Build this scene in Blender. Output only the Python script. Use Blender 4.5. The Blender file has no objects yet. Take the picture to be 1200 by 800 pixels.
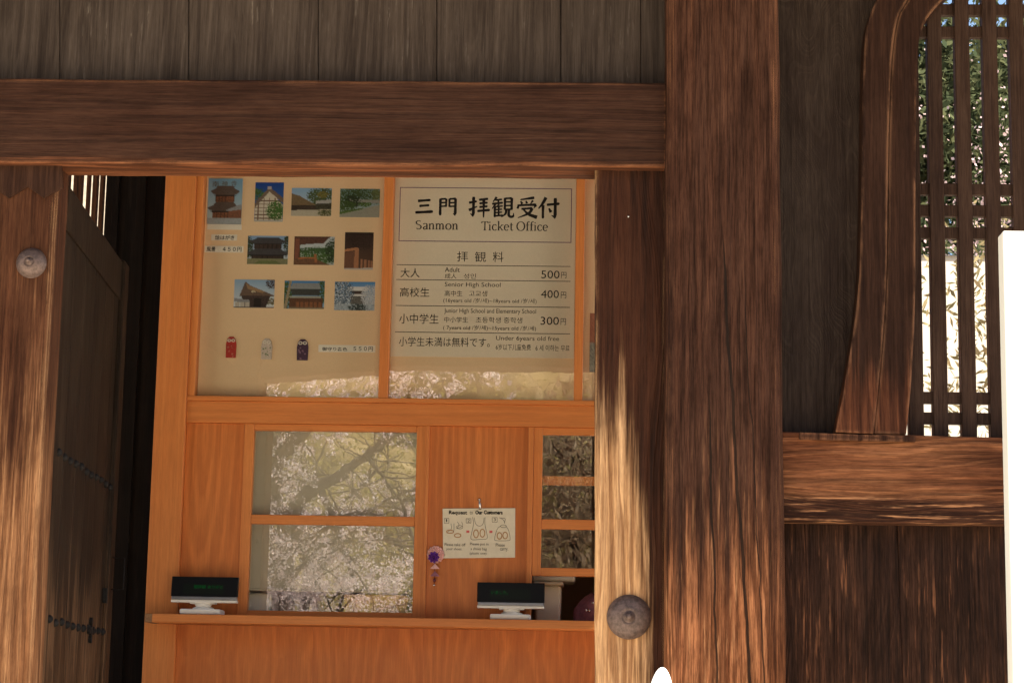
import bpy, bmesh, math, random
import numpy as np
from mathutils import Vector, Matrix, noise as mnoise

random.seed(7)
rng = np.random.default_rng(7)
scene = bpy.context.scene
COL = scene.collection

# ------------------------------------------------------------------ camera
EYE = 0.62                       # metres above the gate's stone floor
FPX = 2450.0                     # focal length in pixels of a 1200 px wide picture
PITCH, YAW, ROLL = math.radians(9.9), math.radians(2.2), math.radians(1.05)
cyw, syw = math.cos(YAW), math.sin(YAW)
cpt, spt = math.cos(PITCH), math.sin(PITCH)
FWD = Vector((-syw * cpt, cyw * cpt, spt))
RIGHT = Vector((cyw, syw, 0))
DOWN = FWD.cross(RIGHT)
CX = RIGHT * math.cos(ROLL) - DOWN * math.sin(ROLL)
CY = DOWN * math.cos(ROLL) + RIGHT * math.sin(ROLL)
cam_d = bpy.data.cameras.new("camera")
cam = bpy.data.objects.new("camera", cam_d)
COL.objects.link(cam)
cam_d.sensor_fit = 'HORIZONTAL'
cam_d.sensor_width = 36
cam_d.lens = FPX * 36 / 1200
cam_d.clip_start = 0.05
cam_d.clip_end = 2000
m = Matrix((CX, -CY, -FWD)).transposed().to_4x4()
m.translation = Vector((0, 0, EYE))
cam.matrix_world = m
scene.camera = cam

# ------------------------------------------------------------------ world, sun, exposure
SUN_EL, SUN_AZ = math.radians(50), math.radians(120)      # azimuth clockwise from +Y
world = bpy.data.worlds.new("World")
scene.world = world
world.use_nodes = True
wn = world.node_tree
wn.nodes.clear()
sky = wn.nodes.new('ShaderNodeTexSky')
sky.sky_type = 'NISHITA'
sky.sun_disc = False
sky.sun_elevation = SUN_EL
sky.sun_rotation = SUN_AZ
bg = wn.nodes.new('ShaderNodeBackground')
bg.inputs[1].default_value = 0.06
wo = wn.nodes.new('ShaderNodeOutputWorld')
wn.links.new(sky.outputs[0], bg.inputs[0])
wn.links.new(bg.outputs[0], wo.inputs[0])
sd = bpy.data.lights.new("sun", 'SUN')
sd.energy = 5.0
sd.angle = math.radians(0.5)
sd.color = (1.0, 0.93, 0.82)
sun = bpy.data.objects.new("sun", sd)
COL.objects.link(sun)
SDIR = Vector((math.cos(SUN_EL) * math.sin(SUN_AZ), math.cos(SUN_EL) * math.cos(SUN_AZ), math.sin(SUN_EL)))
sun.rotation_euler = SDIR.to_track_quat('Z', 'Y').to_euler()
sun.location = SDIR * 40
scene.view_settings.view_transform = 'Standard'
scene.view_settings.look = 'None'
scene.view_settings.gamma = 1
scene.view_settings.use_curve_mapping = False
scene.view_settings.exposure = 2.2
scene.cycles.use_denoising = True
scene.cycles.max_bounces = 10
scene.cycles.diffuse_bounces = 6
scene.cycles.transparent_max_bounces = 24
scene.cycles.sample_clamp_indirect = 6
scene.cycles.caustics_reflective = False
scene.cycles.caustics_refractive = False


# ------------------------------------------------------------------ helpers
def P(x, y, Y):
    """point of the plane at depth Y that the measured picture point (x, y) shows"""
    d = CX * (x - 600) / FPX + CY * (y - 400) / FPX + FWD
    t = Y / d.y
    return Vector((d.x * t, Y, EYE + d.z * t))


def rect(x0, y0, x1, y1, Y):
    xm, ym = (x0 + x1) / 2, (y0 + y1) / 2
    return P(x0, ym, Y).x, P(x1, ym, Y).x, P(xm, y1, Y).z, P(xm, y0, Y).z


def link(o, parent=None):
    COL.objects.link(o)
    if parent is not None:
        o.parent = parent
    return o


def tag(o, label=None, cat=None, group=None, kind=None):
    if label: o["label"] = label
    if cat: o["category"] = cat
    if group: o["group"] = group
    if kind: o["kind"] = kind
    return o


def root_of(o):
    w = Vector((0, 0, 0))
    while o is not None:
        w += o.location
        o = o.parent
    return w


def thing(name, label, cat, loc, group=None):
    o = bpy.data.objects.new(name, None)
    o.empty_display_size = 0.1
    o.location = loc
    link(o)
    return tag(o, label, cat, group)


def obj(name, verts, faces, mat, parent=None, base=None, smooth=False):
    """one mesh object from world coordinates"""
    verts = np.asarray([tuple(v) for v in verts], dtype=np.float64) if not isinstance(verts, np.ndarray) else verts
    if parent is not None:
        off = np.array(root_of(parent)); loc = (0, 0, 0)
    else:
        if base is None:
            base = ((verts[:, 0].min() + verts[:, 0].max()) / 2, (verts[:, 1].min() + verts[:, 1].max()) / 2, verts[:, 2].min())
        off = np.array(base); loc = base
    me = bpy.data.meshes.new(name)
    me.from_pydata((verts - off).tolist(), [], faces)
    if mat is not None:
        for mm in (mat if isinstance(mat, (list, tuple)) else [mat]):
            me.materials.append(mm)
    if smooth:
        me.polygons.foreach_set("use_smooth", [True] * len(me.polygons))
    me.update()
    o = bpy.data.objects.new(name, me)
    o.location = loc
    return link(o, parent)


def from_bm(name, bm, mat, parent=None, base=None, smooth=False):
    bm.verts.index_update()
    vs = np.array([v.co[:] for v in bm.verts])
    fs = [[v.index for v in f.verts] for f in bm.faces]
    bm.free()
    return obj(name, vs, fs, mat, parent, base, smooth)


def bm_prism(front, depth, dirv=(0, 1, 0)):
    """front: list of points; extruded by depth along dirv"""
    bm = bmesh.new()
    d = Vector(dirv) * depth
    a = [bm.verts.new(p) for p in front]
    b = [bm.verts.new(Vector(p) + d) for p in front]
    bm.faces.new(a)
    bm.faces.new(b[::-1])
    n = len(a)
    for i in range(n):
        j = (i + 1) % n
        bm.faces.new((a[j], a[i], b[i], b[j]))
    bmesh.ops.recalc_face_normals(bm, faces=bm.faces)
    return bm


def bevel(bm, w, seg=1, only=None):
    es = [e for e in bm.edges if len(e.link_faces) == 2 and e.calc_face_angle(0) > 0.35 and (only is None or only(e))]
    if w > 0 and es:
        bmesh.ops.bevel(bm, geom=es, offset=w, segments=seg, affect='EDGES', profile=0.5, clamp_overlap=True)
    return bm


def worn(bm, step, amp, freq):
    """cut long timbers into short lengths and let their edges wander, as hewn wood does"""
    for _ in range(8):
        es = [e for e in bm.edges if e.calc_length() > step]
        if not es: break
        bmesh.ops.subdivide_edges(bm, edges=es, cuts=1, use_grid_fill=True)
    for v in bm.verts:
        p = v.co * freq
        v.co += Vector((mnoise.noise(p), mnoise.noise(p + Vector((31, 7, 3))), mnoise.noise(p + Vector((5, 41, 17))))) * amp
    return bm


def timber(name, corners, Y, depth, mat, parent, bev=0.004, step=0.12, amp=0.0025, freq=7.0, seg=2):
    pts = [P(x, y, Y) for x, y in corners]
    bm = bm_prism(pts, depth)
    bevel(bm, bev, seg)
    if amp: worn(bm, step, amp, freq)
    return from_bm(name, bm, mat, parent)


def box_bm(x0, x1, y0, y1, z0, z1):
    return bm_prism([(x0, y0, z0), (x1, y0, z0), (x1, y0, z1), (x0, y0, z1)], y1 - y0)


def box(name, x0, x1, y0, y1, z0, z1, mat, parent=None, bev=0.0, seg=1, base=None):
    bm = box_bm(x0, x1, y0, y1, z0, z1)
    bevel(bm, bev, seg)
    return from_bm(name, bm, mat, parent, base)


def prect(name, x0, y0, x1, y1, Y, depth, mat, parent=None, bev=0.002, base=None):
    a, b, c, d = rect(x0, y0, x1, y1, Y)
    return box(name, a, b, Y, Y + depth, c, d, mat, parent, bev, 1, base)


def multi_box(name, boxes, mat, parent=None, bev=0.0, base=None):
    """several boxes of ONE part (the bars of one lattice, the planks of one panel)"""
    V, F = [], []
    for b in boxes:
        bm = box_bm(*b)
        bevel(bm, bev)
        bm.verts.index_update()
        n = len(V)
        V += [v.co[:] for v in bm.verts]
        F += [[v.index + n for v in f.verts] for f in bm.faces]
        bm.free()
    return obj(name, np.array(V), F, mat, parent, base)


def tube_geo(pts, radii, seg=8, V=None, F=None, cap=True):
    V = [] if V is None else V
    F = [] if F is None else F
    pts = [Vector(p) for p in pts]
    n0 = len(V)
    up = Vector((0.13, 0.31, 0.94)).normalized()
    prev = None
    for i, p in enumerate(pts):
        t = (pts[min(i + 1, len(pts) - 1)] - pts[max(i - 1, 0)])
        t = t.normalized() if t.length > 1e-9 else Vector((0, 0, 1))
        if prev is None:
            a = t.cross(up)
            if a.length < 1e-3: a = t.cross(Vector((1, 0, 0)))
        else:
            a = prev - t * prev.dot(t)
            if a.length < 1e-5: a = t.cross(up)
        a.normalize(); prev = a
        b = t.cross(a)
        for k in range(seg):
            an = 2 * math.pi * k / seg
            V.append(tuple(p + (a * math.cos(an) + b * math.sin(an)) * radii[i]))
    for i in range(len(pts) - 1):
        for k in range(seg):
            k2 = (k + 1) % seg
            F.append((n0 + i * seg + k, n0 + i * seg + k2, n0 + (i + 1) * seg + k2, n0 + (i + 1) * seg + k))
    if cap:
        F.append(tuple(n0 + k for k in range(seg))[::-1])
        F.append(tuple(n0 + (len(pts) - 1) * seg + k for k in range(seg)))
    return V, F


def tube(name, pts, radii, mat, parent=None, seg=10, base=None):
    V, F = tube_geo(pts, radii, seg)
    return obj(name, V, F, mat, parent, base, smooth=True)


def lathe(name, center, axis, prof, mat, parent=None, seg=32, base=None):
    """prof: (distance along axis, radius)"""
    ax = Vector(axis).normalized()
    a = ax.cross(Vector((0, 0, 1)))
    if a.length < 1e-3: a = Vector((1, 0, 0))
    a.normalize(); b = ax.cross(a)
    V, F = [], []
    c = Vector(center)
    for h, r in prof:
        for k in range(seg):
            an = 2 * math.pi * k / seg
            V.append(tuple(c + ax * h + (a * math.cos(an) + b * math.sin(an)) * r))
    for i in range(len(prof) - 1):
        for k in range(seg):
            k2 = (k + 1) % seg
            F.append((i * seg + k, i * seg + k2, (i + 1) * seg + k2, (i + 1) * seg + k))
    F.append(tuple(range(seg))[::-1])
    F.append(tuple((len(prof) - 1) * seg + k for k in range(seg)))
    return obj(name, V, F, mat, parent, base, smooth=True)


# ------------------------------------------------------------------ materials
class NT:
    def __init__(self, name):
        self.m = bpy.data.materials.new(name)
        self.m.use_nodes = True
        self.t = self.m.node_tree
        self.t.nodes.clear()
        self.out = self.t.nodes.new('ShaderNodeOutputMaterial')

    def n(self, typ, ins=None, **kw):
        nd = self.t.nodes.new(typ)
        for k, v in kw.items(): setattr(nd, k, v)
        for k, v in (ins or {}).items():
            if hasattr(v, 'is_output'): self.t.links.new(v, nd.inputs[k])
            else: nd.inputs[k].default_value = v
        return nd

    def math(self, op, a, b=0.0, c=0.0, clamp=False):
        nd = self.n('ShaderNodeMath', {0: a, 1: b, 2: c}, operation=op)
        nd.use_clamp = clamp
        return nd.outputs[0]

    def noise(self, vec, scale, detail=2, rough=0.5, dist=0.0):
        return self.n('ShaderNodeTexNoise', {'Vector': vec, 'Scale': scale, 'Detail': detail, 'Roughness': rough, 'Distortion': dist}).outputs[0]

    def ramp(self, v, a, b, smooth=True):
        nd = self.n('ShaderNodeMapRange', {0: v, 1: a, 2: b, 3: 0.0, 4: 1.0})
        nd.interpolation_type = 'SMOOTHSTEP' if smooth else 'LINEAR'
        return nd.outputs[0]

    def mix(self, f, a, b, blend='MIX'):
        nd = self.n('ShaderNodeMix', data_type='RGBA', blend_type=blend)
        for i, v in ((0, f), (6, a), (7, b)):
            if hasattr(v, 'is_output'): self.t.links.new(v, nd.inputs[i])
            else: nd.inputs[i].default_value = v if i == 0 else (*v, 1)
        return nd.outputs[2]

    def bsdf(self, color, rough=0.6, bump=None, bump_s=0.3, bump_d=0.003, spec=0.3, **kw):
        b = self.n('ShaderNodeBsdfPrincipled')
        for k, v in (('Base Color', color), ('Roughness', rough), ('Specular IOR Level', spec)):
            if hasattr(v, 'is_output'): self.t.links.new(v, b.inputs[k])
            else: b.inputs[k].default_value = (*v, 1) if k == 'Base Color' else v
        for k, v in kw.items():
            k = k.replace('_', ' ')
            if hasattr(v, 'is_output'): self.t.links.new(v, b.inputs[k])
            else: b.inputs[k].default_value = v
        if bump is not None:
            bp = self.n('ShaderNodeBump', {'Strength': bump_s, 'Distance': bump_d, 'Height': bump})
            self.t.links.new(bp.outputs[0], b.inputs['Normal'])
        self.t.links.new(b.outputs[0], self.out.inputs[0])
        return b


def plain(name, color, rough=0.5, spec=0.3, var=0.12, scale=30, bump=0.0, metallic=0.0, **kw):
    t = NT(name)
    tc = t.n('ShaderNodeTexCoord').outputs['Object']
    f = t.noise(tc, scale, 4, 0.6)
    c2 = tuple(max(0, c * (1 - var)) for c in color)
    c1 = tuple(min(1, c * (1 + var)) for c in color)
    col = t.mix(t.ramp(f, 0.3, 0.7), c2, c1)
    t.bsdf(col, rough, f if bump else None, bump, 0.002, spec, Metallic=metallic, **kw)
    return t.m


def wood(name, dark, mid, light, axis='Z', ring=70, warp=0.06, seed=0.0, rough=0.65, bump=0.35, light_amt=0.5,
         wear=None, wear_col=None, wear_x=None, flecks=None, island=False, lowk=0.16, spec=0.07, fibre=1.0,
         patch=0.5, ringc=0.6, cracks=None, sine=0.25, fine=0.45, edge=None, chips=None, arch=None):
    """old planed timber: growth rings drawn out along the grain, fibres, dull and worn patches.
    wear = (z where bare wood starts, z where it is fully bare, world metres)"""
    t = NT(name)
    tcn = t.n('ShaderNodeTexCoord').outputs['Object']
    geo = t.n('ShaderNodeNewGeometry')
    p = geo.outputs['Position']
    sep = t.n('ShaderNodeSeparateXYZ', {0: p})
    X, Y, Z = sep.outputs
    if axis == 'Z': g, a, b = Z, X, Y
    else: g, a, b = X, Z, Y
    if island:
        rnd = geo.outputs['Random Per Island']
        g = t.math('ADD', g, t.math('MULTIPLY', rnd, 37.0))
        a = t.math('ADD', a, t.math('MULTIPLY', rnd, 11.0))
    gs = t.math('ADD', g, seed * 3.7)
    av = t.math('ADD', a, seed * 1.3)
    vec = t.n('ShaderNodeCombineXYZ', {0: av, 1: b, 2: gs}).outputs[0]

    def stretched(kx, kg):
        return t.n('ShaderNodeVectorMath', {0: vec, 1: (kx, kx, kg)}, operation='MULTIPLY').outputs[0]
    low = t.noise(stretched(5.0, 5.0 * lowk), 1.0, 2, 0.45)
    mid_n = t.noise(stretched(22, 1.6), 1.0, 3, 0.55)
    fib = t.noise(stretched(260, 7), 1.0, 3, 0.6)
    streak = t.noise(stretched(55, 1.1), 1.0, 4, 0.6)
    pat = t.noise(stretched(6, 1.8), 1.0, 4, 0.6)
    rc = t.math('ADD', av, t.math('MULTIPLY', b, 0.35))
    rc = t.math('ADD', rc, t.math('MULTIPLY', t.math('SUBTRACT', low, 0.5), warp * 5))
    rc = t.math('ADD', rc, t.math('MULTIPLY', t.math('SUBTRACT', mid_n, 0.5), 0.016))
    if arch:                                           # flat-sawn face: nested pointed arches
        wa = t.math('WRAP', t.math('ADD', rc, seed), arch[0], -arch[0])
        wg = t.math('ADD', t.math('MULTIPLY', t.math('WRAP', gs, arch[2], -arch[2]), arch[1]), t.math('MULTIPLY', t.math('SUBTRACT', mid_n, 0.5), 0.02))
        rc = t.math('SQRT', t.math('ADD', t.math('MULTIPLY', wa, wa), t.math('MULTIPLY', wg, wg)))
    s = t.math('SINE', t.math('MULTIPLY', rc, ring * 2 * math.pi))
    rn = t.noise(t.n('ShaderNodeCombineXYZ', {0: t.math('MULTIPLY', rc, ring * 1.7), 1: seed * 5.0, 2: t.math('MULTIPLY', gs, 0.5)}).outputs[0], 1.0, 2, 0.6)
    s = t.math('ADD', t.math('MULTIPLY', s, sine), t.math('MULTIPLY', t.math('SUBTRACT', rn, 0.47), 4.6 * (1 - sine)))
    rings = t.ramp(s, -0.2, 0.95)                     # wide early wood, thin late wood
    col = t.mix(t.ramp(streak, 0.32, 0.70), dark, mid)
    col = t.mix(t.math('MULTIPLY', t.ramp(pat, 0.35, 0.75), patch), col, light)
    lr = t.math('MULTIPLY', rings, t.ramp(fib, 0.35, 0.7))
    col = t.mix(t.math('MULTIPLY', lr, light_amt), col, light)
    rdark = t.math('MULTIPLY', t.math('SUBTRACT', 1.0, rings), ringc * 0.5)
    col = t.mix(rdark, col, tuple(c * 0.45 for c in dark))
    if wear is not None:
        wz = t.ramp(Z, wear[0], wear[1])
        wsum = t.math('ADD', t.math('MULTIPLY', wz, 1.25), t.math('MULTIPLY', t.math('SUBTRACT', streak, 0.5), 1.25))
        wsum = t.math('ADD', wsum, t.math('MULTIPLY', t.math('SUBTRACT', pat, 0.5), 0.9))
        if wear_x is not None:
            wsum = t.math('SUBTRACT', wsum, t.math('MULTIPLY', t.ramp(X, wear_x[0], wear_x[1]), wear_x[2]))
        w = t.ramp(t.math('ADD', wsum, t.math('MULTIPLY', t.math('SUBTRACT', fib, 0.5), 0.5)), 0.2, 0.9)
        wc = t.mix(t.ramp(streak, 0.3, 0.7), wear_col[0], wear_col[1])
        wc = t.mix(t.math('MULTIPLY', t.ramp(rings, 0.45, 0.0), 0.62), wc, wear_col[2])
        wc = t.mix(t.math('MULTIPLY', t.ramp(fib, 0.55, 0.3), 0.45), wc, wear_col[2])
        col = t.mix(w, col, wc)
    # hair-fine dark grain lines and soft mottling
    hair = t.noise(stretched(150, 3.6), 1.0, 4, 0.65)
    dk = t.math('MULTIPLY', t.ramp(hair, 0.56, 0.34), fine)
    col = t.mix(dk, col, t.mix(1.0, col, (0.30, 0.26, 0.24), 'MULTIPLY'))
    hair2 = t.noise(stretched(320, 16), 1.0, 3, 0.75)
    col = t.mix(t.math('MULTIPLY', t.ramp(hair2, 0.54, 0.38), fine), col, t.mix(1.0, col, (0.42, 0.37, 0.35), 'MULTIPLY'))
    col = t.mix(t.math('MULTIPLY', t.ramp(hair2, 0.56, 0.72), fine * 0.8), col, t.mix(1.0, col, (1.55, 1.55, 1.55), 'MULTIPLY'))
    mott = t.noise(stretched(14, 5), 1.0, 5, 0.7)
    col = t.mix(t.math('MULTIPLY', t.ramp(mott, 0.60, 0.36), fine * 0.9), col, t.mix(1.0, col, (0.50, 0.45, 0.43), 'MULTIPLY'))
    if chips is not None:                              # torn grain: short pale splinters where the skin is gone
        cn = t.noise(stretched(100, 5.0), 1.0, 4, 0.65)
        cz = t.ramp(Z, chips[3], chips[4])
        cm = t.math('MULTIPLY', t.ramp(cn, 0.54, 0.68), t.math('MULTIPLY', cz, t.ramp(pat, 0.40, 0.60)))
        col = t.mix(t.math('MULTIPLY', cm, 0.85), col, chips[:3])
    if edge is not None:                               # arrises paler, in broken stretches
        bv = t.n('ShaderNodeBevel', {'Radius': 0.016})
        bv.samples = 4
        dt = t.n('ShaderNodeVectorMath', {0: bv.outputs[0], 1: geo.outputs['True Normal']}, operation='DOT_PRODUCT').outputs['Value']
        em = t.math('MULTIPLY', t.ramp(dt, 0.985, 0.86), t.ramp(t.math('ADD', mott, t.math('MULTIPLY', streak, 0.6)), 0.66, 0.95))
        col = t.mix(em, col, edge)
    if flecks is not None:
        fl = t.noise(stretched(75, 9), 1.0, 3, 0.7)
        fm = t.math('MULTIPLY', t.ramp(fl, 0.58, 0.66), t.math('MULTIPLY', t.ramp(pat, 0.46, 0.6), rings))
        if len(flecks) > 3: fm = t.math('MULTIPLY', fm, flecks[3])
        col = t.mix(fm, col, flecks[:3])
    h = t.math('ADD', t.math('MULTIPLY', rings, 0.6), t.math('MULTIPLY', fib, 0.5 * fibre))
    h = t.math('ADD', h, t.math('MULTIPLY', streak, 0.5))
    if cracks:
        for cx, slope, wid, z0, z1 in cracks:         # drying splits down the grain, the shade inside them painted dark
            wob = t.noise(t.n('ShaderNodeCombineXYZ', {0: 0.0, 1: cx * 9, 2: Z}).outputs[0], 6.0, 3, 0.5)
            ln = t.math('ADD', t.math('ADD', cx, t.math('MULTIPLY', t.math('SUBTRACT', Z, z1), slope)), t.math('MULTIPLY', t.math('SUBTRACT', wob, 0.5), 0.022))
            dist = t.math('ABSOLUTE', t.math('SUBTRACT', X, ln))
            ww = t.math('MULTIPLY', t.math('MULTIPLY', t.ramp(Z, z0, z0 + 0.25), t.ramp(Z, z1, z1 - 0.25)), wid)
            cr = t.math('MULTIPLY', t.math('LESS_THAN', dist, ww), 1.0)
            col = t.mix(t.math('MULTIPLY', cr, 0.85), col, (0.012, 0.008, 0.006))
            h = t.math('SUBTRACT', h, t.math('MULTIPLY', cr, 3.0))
    rg = t.math('ADD', rough - 0.08, t.math('MULTIPLY', streak, 0.18))
    t.bsdf(col, rg, h, bump, 0.004, spec)
    return t.m


M = {}
# grey-brown upper boards, red-brown beams, posts whose lower ends have lost their dark skin
BARE = ((0.52, 0.29, 0.135), (0.70, 0.44, 0.235), (0.20, 0.08, 0.03))
BARE2 = ((0.36, 0.135, 0.057), (0.46, 0.20, 0.092), (0.11, 0.038, 0.016))
M['board'] = wood('weathered_board_wood', (0.036, 0.026, 0.021), (0.070, 0.053, 0.043), (0.115, 0.090, 0.074), ring=48, warp=0.025, island=True, arch=(0.19, 0.13, 0.7),
                  flecks=(0.26, 0.225, 0.19, 0.35), fine=0.3, light_amt=0.45, rough=0.6, seed=2.0, patch=0.3, ringc=0.3)
M['beam'] = wood('lintel_wood', (0.030, 0.0135, 0.009), (0.060, 0.0265, 0.016), (0.090, 0.046, 0.029), axis='X', ring=60, warp=0.025, light_amt=0.22, seed=1.2, ringc=0.2, patch=0.35,
                 wear=(EYE + 1.555, EYE + 1.495), wear_col=((0.10, 0.035, 0.016), (0.24, 0.09, 0.040), (0.045, 0.018, 0.010)), edge=(0.30, 0.13, 0.06))
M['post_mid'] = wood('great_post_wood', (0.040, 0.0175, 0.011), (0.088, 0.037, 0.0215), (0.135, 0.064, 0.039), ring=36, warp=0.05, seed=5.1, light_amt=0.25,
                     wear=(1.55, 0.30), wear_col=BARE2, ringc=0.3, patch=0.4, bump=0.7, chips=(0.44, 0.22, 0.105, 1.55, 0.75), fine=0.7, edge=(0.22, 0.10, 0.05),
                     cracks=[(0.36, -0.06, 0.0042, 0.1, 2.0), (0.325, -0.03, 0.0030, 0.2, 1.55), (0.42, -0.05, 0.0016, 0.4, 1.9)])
M['post_door'] = wood('door_post_wood', (0.020, 0.0095, 0.0065), (0.058, 0.022, 0.012), (0.105, 0.040, 0.021), ring=46, warp=0.045, seed=3.3, light_amt=0.3,
                      wear=(1.72, 1.0), wear_col=BARE, ringc=0.4, wear_x=(0.085, 0.235, 1.45), bump=0.9, fine=0.38, edge=(0.5, 0.30, 0.15))
M['post_left'] = wood('left_post_wood', (0.042, 0.0155, 0.008), (0.090, 0.034, 0.0165), (0.14, 0.06, 0.029), ring=36, warp=0.035, seed=8.3, light_amt=0.25,
                      wear=(1.9, 0.65), wear_col=((0.25, 0.11, 0.047), (0.41, 0.22, 0.108), (0.11, 0.042, 0.018)), ringc=0.3, fine=0.5, edge=(0.55, 0.33, 0.17), bump=0.6)
M['cap'] = wood('dark_cap_wood', (0.030, 0.0135, 0.0085), (0.052, 0.024, 0.0145), (0.075, 0.038, 0.024), ring=40, warp=0.04, seed=4.0, light_amt=0.15, ringc=0.15)
M['swirl'] = wood('swirl_board_wood', (0.030, 0.019, 0.0145), (0.050, 0.034, 0.026), (0.076, 0.056, 0.043), ring=70, warp=0.20, seed=6.7, light_amt=0.3, lowk=0.3, ringc=0.4, bump=0.5, sine=0.35)
M['frame'] = wood('window_frame_wood', (0.022, 0.010, 0.0065), (0.043, 0.0195, 0.0115), (0.066, 0.032, 0.020), ring=34, warp=0.03, seed=9.1, light_amt=0.15, ringc=0.2, fine=0.5, edge=(0.26, 0.13, 0.07),
                  wear=(1.75, 1.3), wear_col=((0.095, 0.033, 0.016), (0.15, 0.056, 0.027), (0.04, 0.015, 0.009)))
M['lattice'] = wood('lattice_wood', (0.034, 0.018, 0.0125), (0.054, 0.030, 0.020), (0.082, 0.05, 0.035), ring=60, warp=0.02, seed=2.2, light_amt=0.2, ringc=0.15)
M['rail'] = wood('rail_wood', (0.075, 0.026, 0.012), (0.24, 0.085, 0.036), (0.50, 0.23, 0.105), axis='X', ring=58, warp=0.04, seed=4.4, light_amt=0.45, lowk=0.22, bump=0.8, ringc=0.5, patch=0.35, fine=0.6,
                 wear=(EYE + 0.61, EYE + 0.545), wear_col=((0.045, 0.018, 0.010), (0.095, 0.038, 0.020), (0.022, 0.010, 0.007)), chips=(0.52, 0.25, 0.12, EYE + 0.62, EYE + 0.57))
M['dado'] = wood('lower_panel_wood', (0.018, 0.009, 0.0065), (0.046, 0.021, 0.0135), (0.13, 0.055, 0.028), ring=48, warp=0.05, seed=7.5, light_amt=0.22, island=True, bump=0.8, ringc=0.4, patch=0.18, fine=0.7,
                 wear=(1.0, 0.1), wear_col=((0.065, 0.026, 0.014), (0.13, 0.052, 0.026), (0.028, 0.012, 0.008)), chips=(0.21, 0.088, 0.044, 1.25, 1.05))
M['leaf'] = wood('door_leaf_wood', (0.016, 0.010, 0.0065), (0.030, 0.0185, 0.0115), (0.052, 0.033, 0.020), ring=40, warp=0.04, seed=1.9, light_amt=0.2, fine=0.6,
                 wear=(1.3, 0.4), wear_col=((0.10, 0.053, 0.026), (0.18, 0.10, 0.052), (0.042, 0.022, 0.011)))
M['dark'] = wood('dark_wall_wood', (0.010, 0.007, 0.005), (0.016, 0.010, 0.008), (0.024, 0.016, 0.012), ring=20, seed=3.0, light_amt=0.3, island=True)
M['slat'] = wood('slat_wood', (0.08, 0.032, 0.016), (0.13, 0.056, 0.028), (0.20, 0.10, 0.055), ring=50, seed=3.9, light_amt=0.3)
OFC = dict(fine=0.14, bump=0.05, rough=0.5, spec=0.35, fibre=0.6)
M['cedar'] = wood('office_panel_wood', (0.54, 0.148, 0.030), (0.62, 0.185, 0.040), (0.68, 0.235, 0.058), ring=34, warp=0.02, island=True, seed=1.1, light_amt=0.5, ringc=0.40, patch=0.35, lowk=0.10, sine=0.6, arch=(0.17, 0.14, 0.8), **OFC)
M['cedar_f'] = wood('office_frame_wood', (0.58, 0.178, 0.040), (0.65, 0.22, 0.053), (0.70, 0.27, 0.075), ring=30, warp=0.03, seed=2.4, light_amt=0.3, ringc=0.12, patch=0.25, **OFC)
M['cedar_x'] = wood('office_rail_wood', (0.58, 0.178, 0.040), (0.65, 0.22, 0.053), (0.70, 0.27, 0.075), axis='X', ring=30, warp=0.03, seed=3.4, light_amt=0.3, ringc=0.12, patch=0.25, **OFC)
M['endgrain'] = plain('shelf_end_grain', (0.25, 0.13, 0.06), 0.7, var=0.2, scale=200)
M['iron'] = plain('old_iron', (0.11, 0.075, 0.065), 0.55, 0.4, 0.35, 90, bump=0.5, metallic=0.35)
M['iron_dark'] = plain('black_iron', (0.014, 0.012, 0.011), 0.7, 0.1, 0.3, 120, bump=0.4)
M['beige'] = plain('beige_display_board', (0.80, 0.57, 0.35), 0.8, 0.1, 0.03, 300)
M['sheet'] = plain('pale_sign_sheet', (0.78, 0.67, 0.51), 0.55, 0.2, 0.02, 200)
M['label'] = plain('white_label_paper', (0.80, 0.74, 0.63), 0.7, 0.2, 0.03, 200)
M['ink'] = plain('black_ink', (0.012, 0.011, 0.011), 0.6, 0.2, 0.0)
M['ink_soft'] = plain('grey_ink', (0.045, 0.04, 0.036), 0.6, 0.2, 0.0)
M['ink_gold'] = plain('dark_gold_ink', (0.12, 0.085, 0.03), 0.6, 0.2, 0.0)
M['purple_line'] = plain('purple_ink', (0.16, 0.07, 0.17), 0.6, 0.2, 0.0)
M['blind'] = plain('office_blind_cloth', (0.50, 0.45, 0.34), 0.85, 0.1, 0.03, 8)
M['plastic_w'] = plain('white_plastic', (0.74, 0.70, 0.64), 0.4, 0.4, 0.02)
M['plastic_k'] = plain('black_gloss_plastic', (0.005, 0.005, 0.006), 0.45, 0.12, 0.0)
M['silver'] = plain('silver_plastic', (0.24, 0.235, 0.24), 0.32, 0.5, 0.05, metallic=0.5)
M['vfd'] = plain('display_window', (0.006, 0.009, 0.006), 0.4, 0.12, 0.0)
t = NT('green_display_characters')
e_ = t.n('ShaderNodeEmission', {'Color': (0.05, 0.8, 0.16, 1), 'Strength': 0.015})
t.t.links.new(e_.outputs[0], t.out.inputs[0]); M['green'] = t.m
M['laminate'] = plain('laminated_paper', (0.70, 0.63, 0.49), 0.25, 0.5, 0.04, 40)
M['purple'] = plain('purple_cloth_flower', (0.15, 0.04, 0.28), 0.8, 0.1, 0.3, 400)
M['pink'] = plain('pink_cloth_flower', (0.72, 0.40, 0.36), 0.8, 0.1, 0.25, 400)
M['mauve'] = plain('mauve_bag_cloth', (0.26, 0.10, 0.13), 0.6, 0.3, 0.2, 60, bump=0.3)
M['maroon'] = plain('maroon_bead', (0.10, 0.012, 0.02), 0.2, 0.5, 0.1)
M['steel'] = plain('bright_metal', (0.7, 0.68, 0.64), 0.25, 0.5, 0.05, metallic=0.9)
M['white_paint'] = plain('white_board_paint', (0.74, 0.74, 0.69), 0.5, 0.3, 0.02, 6)
M['plaster'] = plain('white_plaster', (0.50, 0.45, 0.37), 0.85, 0.1, 0.05, 3)
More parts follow.
